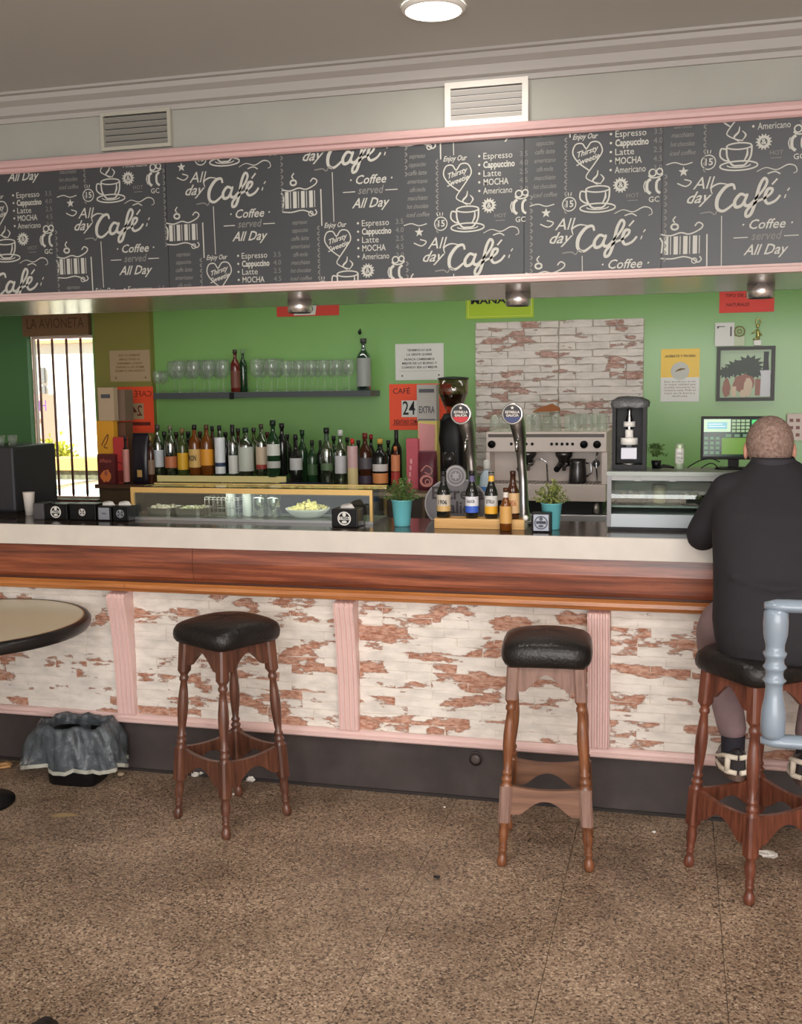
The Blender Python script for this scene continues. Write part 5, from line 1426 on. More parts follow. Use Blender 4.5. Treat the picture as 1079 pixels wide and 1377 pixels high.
# ------------------------------------------------------------------ beer taps
def tap(px, label, rim_low, lean):
    x0 = A(px+6, 700, 4.24)[0]
    t = thing('beer_tap', label, 'beer tap', (x0, 4.24, CT+.0005), 0, 'tall curved beer taps')
    zz = lambda py: A(px, py, 4.24)[2]-CT
    xx = lambda q, py: A(q, py, 4.24)[0]-x0
    pts = [(xx(px+11, 706), 0, 0.004), (xx(px+10, 680), 0.01, zz(680)), (xx(px+9, 645), 0.015, zz(645)), (xx(px+7, 612), 0.005, zz(612)), (xx(px+6, 588), -.015, zz(588)), (xx(px+4, 570), -.035, zz(570)), (xx(px+1, 557), -.05, zz(558)), (xx(px, 548), -.045, zz(549))]
    q = []
    for i in range(len(pts)-1):
        for s in range(4):
            f = s/4; q.append(tuple(pts[i][j]+(pts[i+1][j]-pts[i][j])*f for j in range(3)))
    q.append(pts[-1])
    r0 = [.034, .026, .0215, .0235, .032, .038, .036, .026]
    rr = []
    for i in range(len(pts)-1):
        for s in range(4): rr.append(r0[i]+(r0[i+1]-r0[i])*s/4)
    rr.append(r0[-1])
    MB().tube(q, rr, 20, flat=.8).build('tap_column', mat('satin_dark_chrome', (186, 184, 184), .3, 1.0), t)
    MB().lathe([(.05, 0), (.05, .010), (.04, .016)], (xx(px+11, 706), 0, 0), 28).build('tap_base', M_chrome, t)
    c = (xx(px, 556), -.088, zz(556))
    MB().lathe([(.0, .02), (.036, .018), (.042, .008), (.043, -.002), (.040, -.006), (.036, -.006)], c, 36, 'y').build('medallion', mat('medallion_silver', (214, 212, 208), .25, .7), t)
    f = MB().lathe([(.0365, -.0062), (.0, -.0064)], c, 32, 'y', smooth=False, cap0=False).build('medallion_face', mat('medallion_dark', (44, 40, 44), .35), t)
    d = MB()
    pts_ = [(.034*math.cos(a), .034*math.sin(a)) for a in [PI+0.35+(PI-0.7)*i/12 for i in range(13)]]
    d.flat(pts_, [tuple(range(13))], (c[0], c[1]-.0070, c[2])); d.build('face_sector', rim_low, f)
    d = MB(); write(d, 'ESTRELLA', (c[0], c[1]-.0076, c[2]+.007), .013, width=.056, bold=.03); write(d, 'GALICIA', (c[0], c[1]-.0076, c[2]-.006), .013, width=.050, bold=.03)
    s_ = [(.008*(1 if i % 2 == 0 else .42)*math.sin(PI*i/5), .024+.008*(1 if i % 2 == 0 else .42)*math.cos(PI*i/5)) for i in range(10)]
    d.flat(s_, [tuple(reversed(range(10)))], (c[0], c[1]-.0076, c[2])); d.build('face_lettering', mat('silver_print', (222, 214, 206), .4), f)
    MB().tube([(xx(px+5, 585), -.03, zz(590)), (xx(px+5, 590), -.075, zz(593)), (xx(px+5, 600), -.082, zz(606))], [.008, .007, .006], 10).build('spout', M_chrome, t)
    return t
tap(626, 'curved chrome beer tap with red-bottomed round medallion, left of the two', mat('medallion_red', (196, 44, 52), .35), 0)
tap(694, 'curved chrome beer tap with blue-bottomed round medallion, right of the two', mat('medallion_blue', (54, 62, 110), .35), 0)

# round grey sign plate
sx_ = A(614, 700, 4.30)[0]
sg = thing('round_sign', 'grey oval sign plate with a star ring on top behind the beer bottles', 'sign', (sx_, 4.30, CT+.0005))
k_ = MPP(sx_, 4.30)
zc_ = A(614, 678, 4.30)[2]-CT
M_sign = mat('sign_grey', (118, 114, 116), .35, .3)
M_sign_l = mat('sign_pale_grey', (160, 156, 156), .35, .2)
pp = [(44*k_*math.cos(a), max(0.002, zc_+36*k_*math.sin(a))) for a in [2*PI*i/56 for i in range(56)]]
MB().prism(pp, -.004, .004).build('plate', M_sign, sg)
pp2 = [(x*.955, max(0.004, zc_+(z-zc_)*.955)) for x, z in pp]
b = MB(); n = len(pp)
b.add([(x, -.006, z) for x, z in pp]+[(x, -.006, z) for x, z in pp2], [(i, (i+1) % n, n+(i+1) % n, n+i) for i in range(n)]); b.build('rim_line', M_sign_l, sg)
zr = A(614, 640, 4.30)[2]-CT
rg = MB().lathe([(14.5*k_, .006), (15*k_, 0), (14.5*k_, -.008), (0, -.008)], (0, 0, zr), 40, 'y', smooth=False).build('star_ring', M_sign, sg)
b = MB(); b.disc((0, -.0088, zr), 14*k_, r0=11.6*k_, seg=36); b.disc((0, -.0088, zr), 8.8*k_, r0=7.6*k_, seg=36)
b.flat([(6.6*k_*(1 if i % 2 == 0 else .5)*math.sin(PI*i/6), 6.6*k_*(1 if i % 2 == 0 else .5)*math.cos(PI*i/6)) for i in range(12)], [tuple(reversed(range(12)))], (0, -.0088, zr)); b.build('star_print', M_sign_l, rg)
b = MB(); write(b, 'Estrella', (0.006, -.0068, A(614, 664, 4.3)[2]-CT), 24*k_, width=72*k_, bold=.02); write(b, 'Galicia', (0.01, -.0068, A(614, 683, 4.3)[2]-CT), 23*k_, width=60*k_, bold=.02)
b.build('sign_lettering', mat('sign_dark_letters', (62, 54, 54), .4), sg)

# wooden plinth and beer bottles
pz = 0.040
x0, x1 = A(588, 712, 4.10)[0], A(708, 712, 4.10)[0]
pl = tag(MB().box(x0, x1, 4.05, 4.14, CT+.0003, CT+pz).build('wooden_plinth', M_plinth, bevel=.002), 'pale pine plank on the counter carrying the beer bottles', 'plank')
def pbeer(px, top, pw, Y, zb_, label, **kw):
    p = A(px, 690, Y); k = MPP(p[0], Y)
    return bottle(p[0], Y, zb_, pw*k, A(px, top, Y)[2]-zb_, label, group='beer bottles on the counter', name='beer_bottle', **kw)
PZ = CT+pz+.0004
pbeer(597, 634, 19, 4.09, PZ, 'dark beer bottle with round silver label, leftmost on the pine plank', glass='dark', style='beer', lab=(196, 186, 170), lab_c=(.18, .50), lab2=((202, 168, 110), .14, .26), cap=DK, neck=(46, 44, 44), text='1906')
pbeer(635, 633, 18, 4.09, PZ, 'dark beer bottle with white and bright blue label on the pine plank', glass='dark', style='beer', lab=(214, 216, 222), lab_c=(.26, .46), lab2=((56, 96, 196), .12, .26), cap=DK, neck=(90, 84, 120), text='GALICIA')
pbeer(661, 633, 18, 4.09, PZ, 'dark beer bottle with white and yellow label and yellow neck band', glass='dark', style='beer', lab=(206, 204, 200), lab_c=(.24, .48), lab2=((226, 168, 44), .10, .26), cap=(120, 116, 110), neck=(226, 180, 70), text='ESTRELLA')
pbeer(690, 633, 18, 4.09, PZ, 'brown beer bottle with wide cream label, rightmost on the pine plank', glass='brown', style='beer', lab=(214, 178, 130), lab_c=(.12, .54), cap=(56, 28, 22), text='1906', tcol=(176, 104, 60))
p = AZ(676, 717.5, CT)
bottle(p[0], 4.0255, CT+.0004, .048, A(676, 656, 4.0255)[2]-CT, 'small amber bottle with tan label and silver foil neck in front of the plank', glass='amber', style='beer', lab=(206, 158, 88), lab_c=(.18, .58), cap=(60, 34, 24), neck=(214, 208, 196), group='beer bottles on the counter', name='beer_bottle')

# potted plants
def pot_plant(px, label, m_leaf, seed, w_bush):
    p = AZ(px, 712, CT); Y = 4.10
    x = A(px, 700, Y)[0]; k = MPP(x, Y)
    t = thing('potted_plant', label, 'potted plant', (x, Y, CT+.0004), 0, 'turquoise tin pots on the counter')
    h = 36*k; r = 14.5*k
    MB().lathe([(r*.72, 0), (r*.76, .003), (r*.97, h*.96), (r*1.03, h*.97), (r*1.03, h), (r*.96, h), (r*.93, h*.9), (0, h*.88)], seg=32).build('pot', M_turq, t)
    rr = random.Random(seed)
    mb = MB(); st = MB()
    for i in range(46):
        a = rr.uniform(0, 2*PI); el = rr.uniform(.1, 1.45)
        L = rr.uniform(.75, 1.0)
        tip = Vector((math.cos(a)*math.cos(el)*w_bush*k*L, math.sin(a)*math.cos(el)*w_bush*.8*k*L, h*.9+math.sin(el)*36*k*L))
        base = Vector((math.cos(a)*r*.4*rr.random(), math.sin(a)*r*.4*rr.random(), h*.88))
        mid = (tip+base)/2+Vector((0, 0, .012))
        st.tube([base, mid, tip], [.0014, .0012, .0008], 4)
        for j in range(13):
            f = .25+.75*j/12
            c = base*(1-f)**2+mid*2*f*(1-f)+tip*f*f
            d = Vector((rr.uniform(-1, 1), rr.uniform(-1, 1), rr.uniform(-.3, 1))).normalized()
            s = d.cross(Vector((rr.uniform(-1, 1), rr.uniform(-1, 1), rr.uniform(-1, 1)))).normalized()
            Lf = rr.uniform(.009, .015)
            mb.add([c, c+d*Lf*.5+s*Lf*.28, c+d*Lf, c+d*Lf*.5-s*Lf*.28], [(0, 1, 2, 3)])
    stuff(mb.build('leaves', m_leaf, t)); stuff(st.build('stems', mat('plant_stem', (88, 96, 52), .6), t))
pot_plant(541, 'dark green potted plant in a turquoise tin right of the glass case', M_leaf, 5, 28)
pot_plant(742, 'yellow-green potted plant in a turquoise tin in front of the espresso machine', M_leaf2, 6, 29)

# napkin dispensers
def dispenser(px0, px1, py0, Y, label, face, emblem_r, mlogo, tissue=True, wdepth=.09, off=0.0):
    x0, x1 = A(px0, 700, Y)[0], A(px1, 700, Y)[0]
    h = A((px0+px1)/2, py0, Y)[2]-CT
    t = thing('napkin_dispenser', label, 'napkin dispenser', ((x0+x1)/2, Y, CT+.0004), 0, 'napkin dispensers on the counter')
    w_ = (x1-x0)/2
    MB().box(-w_, w_, 0.0, wdepth, 0, h).build('dispenser_body', M_black, t, bevel=.004)
    fp = MB().box(-w_+.008+off, w_-.008+off*.2, -.0025, -.0002, .006, h-.006).build('face_plate', face, t)
    d = MB(); c = (off*.6, -.0032, h*.5)
    d.disc(c, emblem_r, r0=emblem_r*.82, seg=28)
    d.flat([(-emblem_r*.75, -emblem_r*.2), (emblem_r*.75, -emblem_r*.2), (emblem_r*.75, emblem_r*.25), (-emblem_r*.75, emblem_r*.25)], [(0, 1, 2, 3)], c)
    d.disc((c[0], c[1], c[2]+emblem_r*.55), emblem_r*.28, seg=12); d.disc((c[0], c[1], c[2]-emblem_r*.5), emblem_r*.4, seg=12, ry=emblem_r*.2)
    d.build('emblem', mlogo, fp)
    d = MB(); write(d, '1906', (c[0], -.0038, c[2]+emblem_r*.02), emblem_r*.5, width=emblem_r*1.2, bold=.03); d.build('emblem_lettering', M_ink, fp)
    if tissue:
        MB().rings([[(-.03, .04, h+.0002), (.03, .04, h+.0002), (.03, .046, h+.0002), (-.03, .046, h+.0002)], [(-.022, .03, h+.012), (.02, .034, h+.016), (.02, .04, h+.017), (-.022, .037, h+.013)], [(-.012, .02, h+.016), (.012, .022, h+.02), (.012, .025, h+.021), (-.012, .024, h+.017)]], smooth=False).build('napkin', M_tissue, t)
M_logo = mat('logo_white', (216, 214, 208), .4)
M_logo_g = mat('logo_silver', (150, 154, 162), .35, .3)
dispenser(446, 481, 685, 4.012, 'black napkin dispenser with white round emblem in front of the glass case end', M_black, .028, M_logo)
dispenser(715, 741, 690, 4.0, 'napkin dispenser with silver face before the turquoise pot on the right', mat('silver_face', (150, 154, 164), .3, .5), .026, mat('logo_dark', (70, 74, 84), .4), False, .05)
dispenser(61, 91, 678, 4.06, 'black napkin dispenser with large pale emblem under the window, left one of the pair', M_black, .026, M_logo, False)
dispenser(94, 129, 678, 4.06, 'black napkin dispenser with small pale emblem under the window, right one of the pair', M_black, .016, M_logo, False)
dispenser(131, 150, 681, 4.06, 'narrow black napkin dispenser with silver face, third from the left', mat('silver_face', (150, 154, 164)), .018, M_logo_g)
dispenser(152, 173, 681, 4.06, 'narrow black napkin dispenser with silvery emblem beside the glass case', M_black, .018, M_logo_g)
x0, x1 = A(46, 700, 4.06)[0], A(60, 700, 4.06)[0]
tag(MB().box(x0, x1, 4.055, 4.14, CT+.0004, CT+.072).build('grey_block', mat('dark_grey_plastic', (74, 72, 74), .5), bevel=.004), 'plain dark grey block left of the napkin dispensers', 'box')
# small salt shaker with pale ball top
p = A(707, 712, 4.05)
o = thing('salt_shaker', 'tiny glass shaker with round white top between plank and silver napkin dispenser', 'shaker', (p[0], 4.055, CT+.0004))
MB().lathe([(.011, 0), (.011, .03), (.008, .036)], seg=14).build('shaker_glass', M_glass, o); MB().ell((0, 0, .047), (.011, .011, .011), 14, 10).build('top', mat('ball_white', (240, 238, 232), .3), o)
# white cup stack at left
p = A(40, 690, 4.2)
b = MB()
b.lathe([(.018, 0), (.026, .10), (.027, .105), (.024, .105), (.016, .004), (0, .004)], seg=20, cap1=False)
tag(b.build('paper_cup', mat('cup_white', (214, 206, 196), .5), loc=(p[0], 4.2, CT+.0004)), 'tall off-white paper cup between the dark machine and the window', 'cup')
# dark machine at the left end
x1 = A(41, 650, 4.3)[0]
t = thing('ice_machine', 'large dark grey appliance standing on the counter at the left edge', 'appliance', (x1-.26, 4.30, CT+.0004))
h = A(20, 601, 4.18)[2]-CT
MB().box(-.26, .26, -.12, .22, .015, h).build('casing', mat('dark_appliance', (44, 44, 48), .35), t, bevel=.012)
MB().box(-.25, .25, -.10, .20, 0, .0149).build('base', M_black, t)
MB().box(.15, .158, -.1235, -.1203, .06, h-.06).build('highlight_strip', mat('highlight_grey', (120, 122, 124), .3, .6), t)  # vertical highlight on the casing, built as a grey strip
MB().box(-.20, .12, -.1225, -.1203, .05, h-.04).build('door', M_black, t)
ht = CT+h+.0008
for i, (px, gl) in enumerate(((4, 'clear'), (12, 'clear'))):
    o = inst(tumbler, 'tumbler', None, (A(px, 600, 4.28)[0], 4.26+.05*i, ht)); o.scale = (.7, .7, .55)
    tag(o, ('leftmost', 'second')[i]+' small glass on top of the dark appliance', 'glass', 'glasses on the dark appliance')

# ------------------------------------------------------------------ left glass display case
def zcase(py): return A(340, py, 4.12)[2]-CT
cx0, cx1 = A(178, 690, 4.12)[0], A(502, 690, 4.12)[0]
ch = zcase(657)
CD = .22
case = thing('tapas_case', 'long low glass display case with gold edges on the counter', 'display case', ((cx0+cx1)/2, 4.12, CT+.0004))
hw = (cx1-cx0)/2
MB().box(-hw, hw, -.004, CD, 0, .012).build('case_base', M_steel, case)
MB().box(-hw, hw, -.008, .006, ch-.022, ch).build('top_front_edge', M_gold, case)
MB().box(-hw, hw, CD-.010, CD, ch-.016, ch).build('top_rear_edge', M_gold, case)
for x in (-hw, hw-.012): MB().box(x, x+.012, -.008, .006, .0121, ch-.0221).build('corner_post', M_gold, case)
MB().box(-hw+.0121, hw-.0121, -.001, .003, .0121, ch-.0221).build('front_pane', M_tint, case)
MB().box(-hw+.001, hw-.001, .0061, CD-.0101, ch-.008, ch-.003).build('top_pane', M_tint, case)
for x in (-hw+.001, hw-.005): MB().box(x, x+.004, .0065, CD-.011, .0125, ch-.0085).build('side_pane', M_tint, case)
zin = CT+.0004+.0125
light('AREA', 'case_lamp', ((cx0+cx1)/2, 4.15, CT+ch-.03), 0.55, (1, .95, .85), direction=(0, .5, -1), size=1.0, size_y=.012)
# food trays
def intray(px0, px1, label, m_food, kind, yy=4.22):
    a, c_ = A(px0, 695, yy)[0], A(px1, 695, yy)[0]
    w_ = (c_-a)/2
    t = thing('food_tray', label, 'food tray', ((a+c_)/2, yy, zin))
    MB().rings([sqring(w_*.9, .06, 0, 32, 8), sqring(w_, .07, .035, 32, 8), sqring(w_*.97, .066, .035, 32, 8), sqring(w_*.87, .056, .004, 32, 8)], smooth=False).build('pan', M_steel if kind else M_white, t)
    r = random.Random(int(px0))
    mb = MB()
    for i in range(26):
        mb.ell((r.uniform(-w_*.75, w_*.75), r.uniform(-.042, .042), .022+r.uniform(0, .012)), (r.uniform(.008, .018), r.uniform(.008, .015), r.uniform(.006, .012)), 7, 5, Euler((r.random(), r.random(), r.random())).to_matrix())
    stuff(mb.build('food', m_food, t))
intray(206, 240, 'steel tray with pale food, leftmost in the gold-edged case', mat('pale_food', (196, 186, 168), .5), 1)
intray(243, 279, 'steel tray with mixed salad, second from the left in the case', mat('salad_food', (176, 176, 140), .5), 1)
wire = MB()
def wrack(px0, px1, yy, label):
    a, c_ = A(px0, 695, yy)[0], A(px1, 695, yy)[0]; w_ = (c_-a)/2
    H = .085
    mb = MB()
    for z in (.004, .04, .075, H):
        mb.tube([(-w_, -.05, z), (w_, -.05, z), (w_, .05, z), (-w_, .05, z), (-w_, -.05, z)], .0018, 5)
    for i in range(9):
        x = -w_+2*w_*i/8
        mb.tube([(x, -.05, .004), (x, -.05, H)], .0016, 5); mb.tube([(x, .05, .004), (x, .05, H)], .0016, 5)
    tag(mb.build('wire_rack', mat('dull_wire', (150, 150, 146), .5, .4), loc=((a+c_)/2, yy, zin)), label, 'wire rack')
wrack(283, 327, 4.21, 'chrome wire rack inside the gold-edged case')
for px in (311, 327.0+5):
    o = inst(MB().lathe([(.019, 0), (.021, .004), (.021, .095), (.017, .11), (.017, .115), (.0, .115)], seg=16).mesh('tall_jar', mat('white_jar', (206, 208, 204), .2)), 'tall_jar', None, (A(px, 695, 4.20 if px > 320 else 4.21)[0], 4.21, zin+.0005))
    tag(o, 'slim white jar '+('inside the wire rack of the case' if px < 320 else 'just right of the wire rack in the case'), 'jar')
jar = MB().lathe([(.026, 0), (.030, .005), (.031, .08), (.027, .10), (.0255, .10), (.0295, .08), (.0285, .007), (0, .006)], seg=20, cap1=False).mesh('glass_jar', thin_glass('jar_glass', (216, 222, 196), .25, .7))
for i, px in enumerate((350, 369)):
    o = inst(jar, 'glass_jar', None, (A(px, 695, 4.21)[0], 4.21, zin+.0005))
    tag(o, ('left', 'right')[i]+' one of two squat glass jars in the middle of the display case', 'jar', 'glass jars in the display case')
a, c_ = A(386, 695, 4.22)[0], A(443, 695, 4.22)[0]; w_ = (c_-a)/2
bw = thing('food_bowl', 'white bowl heaped with pale yellow food at the right end of the case', 'bowl', ((a+c_)/2, 4.22, zin))
MB().lathe([(w_*.55, 0), (w_*.62, .006), (w_*.95, .030), (w_, .040), (w_*.97, .040), (w_*.9, .03), (0, .02)], seg=32).build('bowl', M_white, bw)
r = random.Random(4); mb = MB()
for i in range(70):
    a_ = r.uniform(0, 2*PI); q = r.random()**.5
    mb.ell((w_*.8*q*math.cos(a_), w_*.8*q*math.sin(a_), .035+.035*(1-q)*r.uniform(.5, 1.2)), (r.uniform(.008, .016), r.uniform(.006, .011), r.uniform(.005, .009)), 7, 5, Euler((r.random()*3, r.random()*3, r.random())).to_matrix())
stuff(mb.build('food', mat('pasta_food', (222, 208, 130), .5), bw))

# ------------------------------------------------------------------ right refrigerated display
YV = 4.12
vx0 = A(818, 690, YV)[0]; vx1 = vx0+.78
vh = A(830, 634, YV)[2]-CT
vt = thing('refrigerated_case', 'steel and curved glass refrigerated display on the counter beside the man', 'display case', ((vx0+vx1)/2, YV, CT+.0004))
hw = (vx1-vx0)/2
vz = lambda py: A(830, py, YV)[2]-CT
MB().box(-hw, hw, 0, .23, 0, .012).build('plinth', M_black, vt)
MB().box(-hw, hw, -.006, .23, .0121, vz(691)).build('lower_band', mat('pale_steel_band', (176, 184, 188), .5, .2), vt)
MB().box(-hw-.004, -hw+.012, -.008, .23, .0121, vh-.016).build('side_frame', M_dsteel, vt)
MB().box(hw-.012, hw+.004, -.008, .23, .0121, vh-.016).build('side_frame', M_dsteel, vt)
MB().box(-hw-.006, hw+.006, -.010, .235, vh-.0155, vh).build('top_slab', mat('steel_top', (128, 132, 126), .4, .6), vt)
MB().box(-hw+.0125, hw-.0125, -.006, .002, vh-.034, vh-.016).build('front_rail', mat('satin_rail', (150, 152, 150), .5, .3), vt)
cv = [(-.003-.012*math.sin(PI*q/8), vz(691)+.0005+(vh-.041-vz(691))*q/8) for q in range(9)]
MB().prism(cv+[(y+.003, z) for y, z in reversed(cv)], -hw+.0125, hw-.0125, 'yz').build('curved_pane', M_tint, vt)
MB().box(-hw+.0125, hw-.0125, .03, .22, vz(681)-.006, vz(681)).build('glass_shelf', mat('pale_shelf', (176, 188, 186), .5), vt)  # even pale grey-green shelf colour
MB().box(-hw+.0125, hw-.0125, .215, .225, vz(691), vh-.016).build('rear_panel', mat('pale_rear_panel', (120, 130, 122), .4), vt)
for px in (858, 905):
    x = A(px, 650, YV)[0]-(vx0+vx1)/2
    MB().box(x-.012, x+.012, -.014, -.0061, vh-.036, vh-.020).build('clip', mat('satin_rail', (150, 152, 150)), vt)
shz = CT+.0004+vz(681)+.0006
for i, (px0, px1, m_, lab) in enumerate(((829, 872, mat('meat_food', (150, 130, 110), .5), 'dark tray of white topped pieces, leftmost inside the refrigerated display'), (914, 950, mat('olive_food', (120, 122, 90), .5), 'dark tray with white and green food nearest the man'),)):
    a, c_ = A(px0, 670, 4.22)[0], A(px1, 670, 4.22)[0]; w_ = (c_-a)/2
    t = thing('food_tray', lab, 'food tray', ((a+c_)/2, 4.23, shz))
    MB().rings([sqring(w_*.9, .05, 0, 32, 8), sqring(w_, .06, .025, 32, 8), sqring(w_*.97, .056, .025, 32, 8), sqring(w_*.87, .046, .004, 32, 8)], smooth=False).build('pan', mat('dark_pan', (60, 60, 58), .4), t)
    r = random.Random(i+20); mb = MB(); mw = MB()
    for q in range(24):
        (mb if q % 3 else mw).ell((r.uniform(-w_*.7, w_*.7), r.uniform(-.035, .035), .022+r.uniform(0, .02)), (r.uniform(.008, .018), r.uniform(.008, .014), r.uniform(.006, .012)), 7, 5)
    stuff(mb.build('food', m_, t)); stuff(mw.build('topping', mat('cream_food', (176, 174, 160), .5), t))
p = A(887, 670, 4.22)
t = thing('food_jar', 'beige container between the two trays in the refrigerated display', 'container', (p[0], 4.23, shz))
MB().lathe([(.020, 0), (.024, .005), (.026, .06), (.024, .066)], seg=20).build('container', mat('beige_container', (176, 166, 140), .4), t)
MB().lathe([(.0265, .0662), (.0265, .074), (0, .0742)], seg=20).build('lid', mat('grey_lid', (150, 150, 142), .4), t)
# things on top of the refrigerated display
vtop = CT+.0004+vh+.0006
gx = A(847, 600, 4.24)[0]
kk = MPP(gx, 4.24)
t = thing('cold_brew_machine', 'black cabinet appliance with a white and silver column on the refrigerated display', 'appliance', (gx, 4.25, vtop))
h = A(847, 542, 4.19)[2]-vtop
w_ = 22.5*kk
MB().box(-w_, w_, .03, .06, 0, h).build('back_panel', M_black, t)
MB().box(-w_, -w_+.014, -.06, .0299, 0, h).build('side_panel', M_black, t); MB().box(w_-.014, w_, -.06, .0299, 0, h).build('side_panel', M_black, t)
MB().box(-w_+.0141, w_-.0141, -.06, .0299, h-.02, h).build('top_panel', M_black, t); MB().box(-w_+.0141, w_-.0141, -.06, .0299, 0, .02).build('base', M_black, t)
zl = lambda py: A(847, py, 4.22)[2]-vtop
MB().lathe([(.012, zl(618)), (.012, zl(562)), (.006, zl(556)), (.009, zl(550)), (.004, zl(547))], (-.002, -.01, 0), 16).build('column', M_chrome, t)
for za, zb_, r in ((598, 589, .034), (574, 567, .023), (590, 578, .016)):
    MB().lathe([(r, zl(za)), (r, zl(zb_))], (-.002, -.01, 0), 20).build('collar', M_white, t)
MB().box(-.031, .029, -.045, .01, zl(617), zl(602)).build('display_block', mat('pale_display', (206, 208, 220), .3), t, bevel=.002)
MB().lathe([(.03, .0202), (.03, .024), (0, .024)], (-.002, -.025, 0), 20).build('drip_plate', M_steel, t)
rb = random.Random(9)
R = []
for hx, hy, z in ((w_+.006, .068, h-.016), (w_+.009, .072, h-.002), (w_+.004, .066, h+.008), (w_*.7, .05, h+.020), (w_*.3, .02, h+.022)):
    R.append([(x+rb.uniform(-.003, .003), y+rb.uniform(-.003, .003), zz+rb.uniform(-.004, .004)) for x, y, zz in sqring(hx, hy, z, 36, 5)])
o = MB().rings(R, cap0=False).build('plastic_cover', mat('crumpled_grey_cover', (92, 94, 96), .35, bump=.5, bscale=50), loc=(gx, 4.25, vtop))
o.parent = t; o.location = (0, 0, .0003)
# small plant behind
p = A(883, 622, 4.32)
t = thing('small_plant', 'small bushy green plant behind the black cabinet appliance', 'plant', (p[0], 4.30, vtop))
MB().lathe([(.016, 0), (.020, .03), (.018, .03)], seg=16).build('pot', M_black, t)
r = random.Random(12); mb = MB()
for i in range(160):
    c = Vector((r.gauss(0, .013), r.gauss(0, .012), .045+r.random()*.045)); d = Vector((r.uniform(-1, 1), r.uniform(-1, 1), r.uniform(-.2, 1))).normalized(); s = d.cross(Vector((r.random(), r.random(), r.random()))).normalized()
    mb.add([c, c+d*.008+s*.004, c+d*.016, c+d*.008-s*.004], [(0, 1, 2, 3)])
stuff(mb.build('leaves', M_leaf, t))
# spray can
p = A(914, 626, 4.22); k = MPP(p[0], 4.22)
t = thing('drink_can', 'tall slim white and green can on the refrigerated display', 'can', (p[0], 4.22, vtop))
h = A(914, 596, 4.22)[2]-vtop
MB().lathe([(.014, 0), (.0165, .004), (.0165, h-.008), (.013, h-.001), (.0, h-.002)], seg=20).build('can_body', mat('can_grey_green', (172, 190, 160), .3, .4), t)
MB().lathe([(.0168, h*.25), (.0168, h*.8)], seg=20, cap0=False, cap1=False).build('can_print', mat('can_print', (206, 206, 200), .4), t)
b = MB()
for zz_, ww_ in ((.62, .018), (.45, .022), (.33, .014)): write(b, 'COLA'[:4], (0, -.0172, h*zz_), .012, width=ww_, bold=.02)
b.build('can_lettering', M_ink_soft, t)
p = A(896, 626, 4.24)
b = MB(); b.tube([(-.03, .0, .006), (-.01, .004, .012), (.012, 0, .010), (.03, -.004, .006)], [.005, .007, .006, .004], 8)
tag(b.build('black_pen_pouch', M_black, loc=(p[0], 4.24, vtop)), 'small black oblong thing lying left of the slim can', 'object')
# monitor
YM = 4.28
mx0, mx1 = A(943, 590, YM)[0], A(1033, 590, YM)[0]
mz0, mz1 = A(985, 618, YM)[2]-vtop, A(985, 560, YM)[2]-vtop
t = thing('till_monitor', 'black till screen showing a green keypad layout, half hidden by the man\'s head', 'monitor', ((mx0+mx1)/2, YM, vtop))
w_ = (mx1-mx0)/2
MB().box(-w_, w_, 0, .028, mz0, mz1).build('screen_housing', M_black, t, bevel=.003)
MB().rings([sqring(.07, .045, 0, 24, 4), sqring(.066, .042, .006, 24, 4)]).build('stand_base', M_black, t)
MB().box(-.02, .02, .010, .024, .0062, mz0-.0002).build('stand_neck', M_black, t)
hh = mz1-mz0
sc_m = mat('screen_dark', (26, 46, 34), .2, emit=(30, 60, 40), es=.35)
scr = MB().box(-w_+.010, w_-.010, -.0022, -.0002, mz0+.012, mz1-.010).build('screen', sc_m, t)
def em_(n, c, s=.55): return mat(n, c, .3, emit=c, es=s)
sx = lambda f: -w_+.010+f*(2*w_-.02)
szz = lambda f: mz0+.012+f*(hh-.022)
b = MB(); quad(b, sx(0), sx(.44), szz(.66), szz(1.0)); b.build('total_box', em_('scr_pale', (176, 204, 176)), scr, loc=(0, -.003, 0))
b = MB(); quad(b, sx(.06), sx(.38), szz(.74), szz(.92)); b.build('total_window', em_('scr_blue', (120, 176, 190)), scr, loc=(0, -.0036, 0))
b = MB(); quad(b, sx(.08), sx(.36), szz(.80), szz(.815)); quad(b, sx(.08), sx(.30), szz(.86), szz(.875)); b.build('total_text', em_('scr_white', (226, 236, 230)), scr, loc=(0, -.0042, 0))
b = MB()
for r in range(4):
    for c in range(4): quad(b, sx(.46+c*.075), sx(.52+c*.075), szz(.65+r*.09), szz(.715+r*.09))
b.build('keypad', em_('scr_key', (140, 170, 130), .45), scr, loc=(0, -.003, 0))
b = MB(); quad(b, sx(.78), sx(1.0), szz(.84), szz(.98)); b.build('green_key', em_('scr_green', (60, 190, 100)), scr, loc=(0, -.003, 0))
b = MB(); quad(b, sx(.30), sx(1.0), szz(.06), szz(.50)); b.build('green_area', em_('scr_olive', (96, 136, 50), .5), scr, loc=(0, -.003, 0))
b = MB()
for r in range(4):
    for c in range(3): quad(b, sx(.01+c*.095), sx(.075+c*.095), szz(.06+r*.13), szz(.14+r*.13))
for c in range(3): quad(b, sx(.36+c*.14), sx(.45+c*.14), szz(.52), szz(.60))
b.build('dim_keys', em_('scr_dimkey', (96, 130, 104), .4), scr, loc=(0, -.003, 0))['kind'] = 'stuff'
cab = MB()
c0 = A(925, 622, 4.24)[0]-0; 
pts = crom([(c0, .004), (c0+.02, .018), (c0+.05, .034), (c0+.09, .040), (c0+.12, .028)], 5)
cab.tube([(x, 4.26, vtop+z) for x, z in pts], .0022, 6)
pts = crom([(c0+.05, .004), (c0+.08, .022), (c0+.10, .020), (c0+.115, .004)], 5)
cab.tube([(x, 4.245, vtop+z) for x, z in pts], .0022, 6)
tag(cab.build('cable', M_black), 'thin black cables looping on the refrigerated display beside the monitor', 'cable')

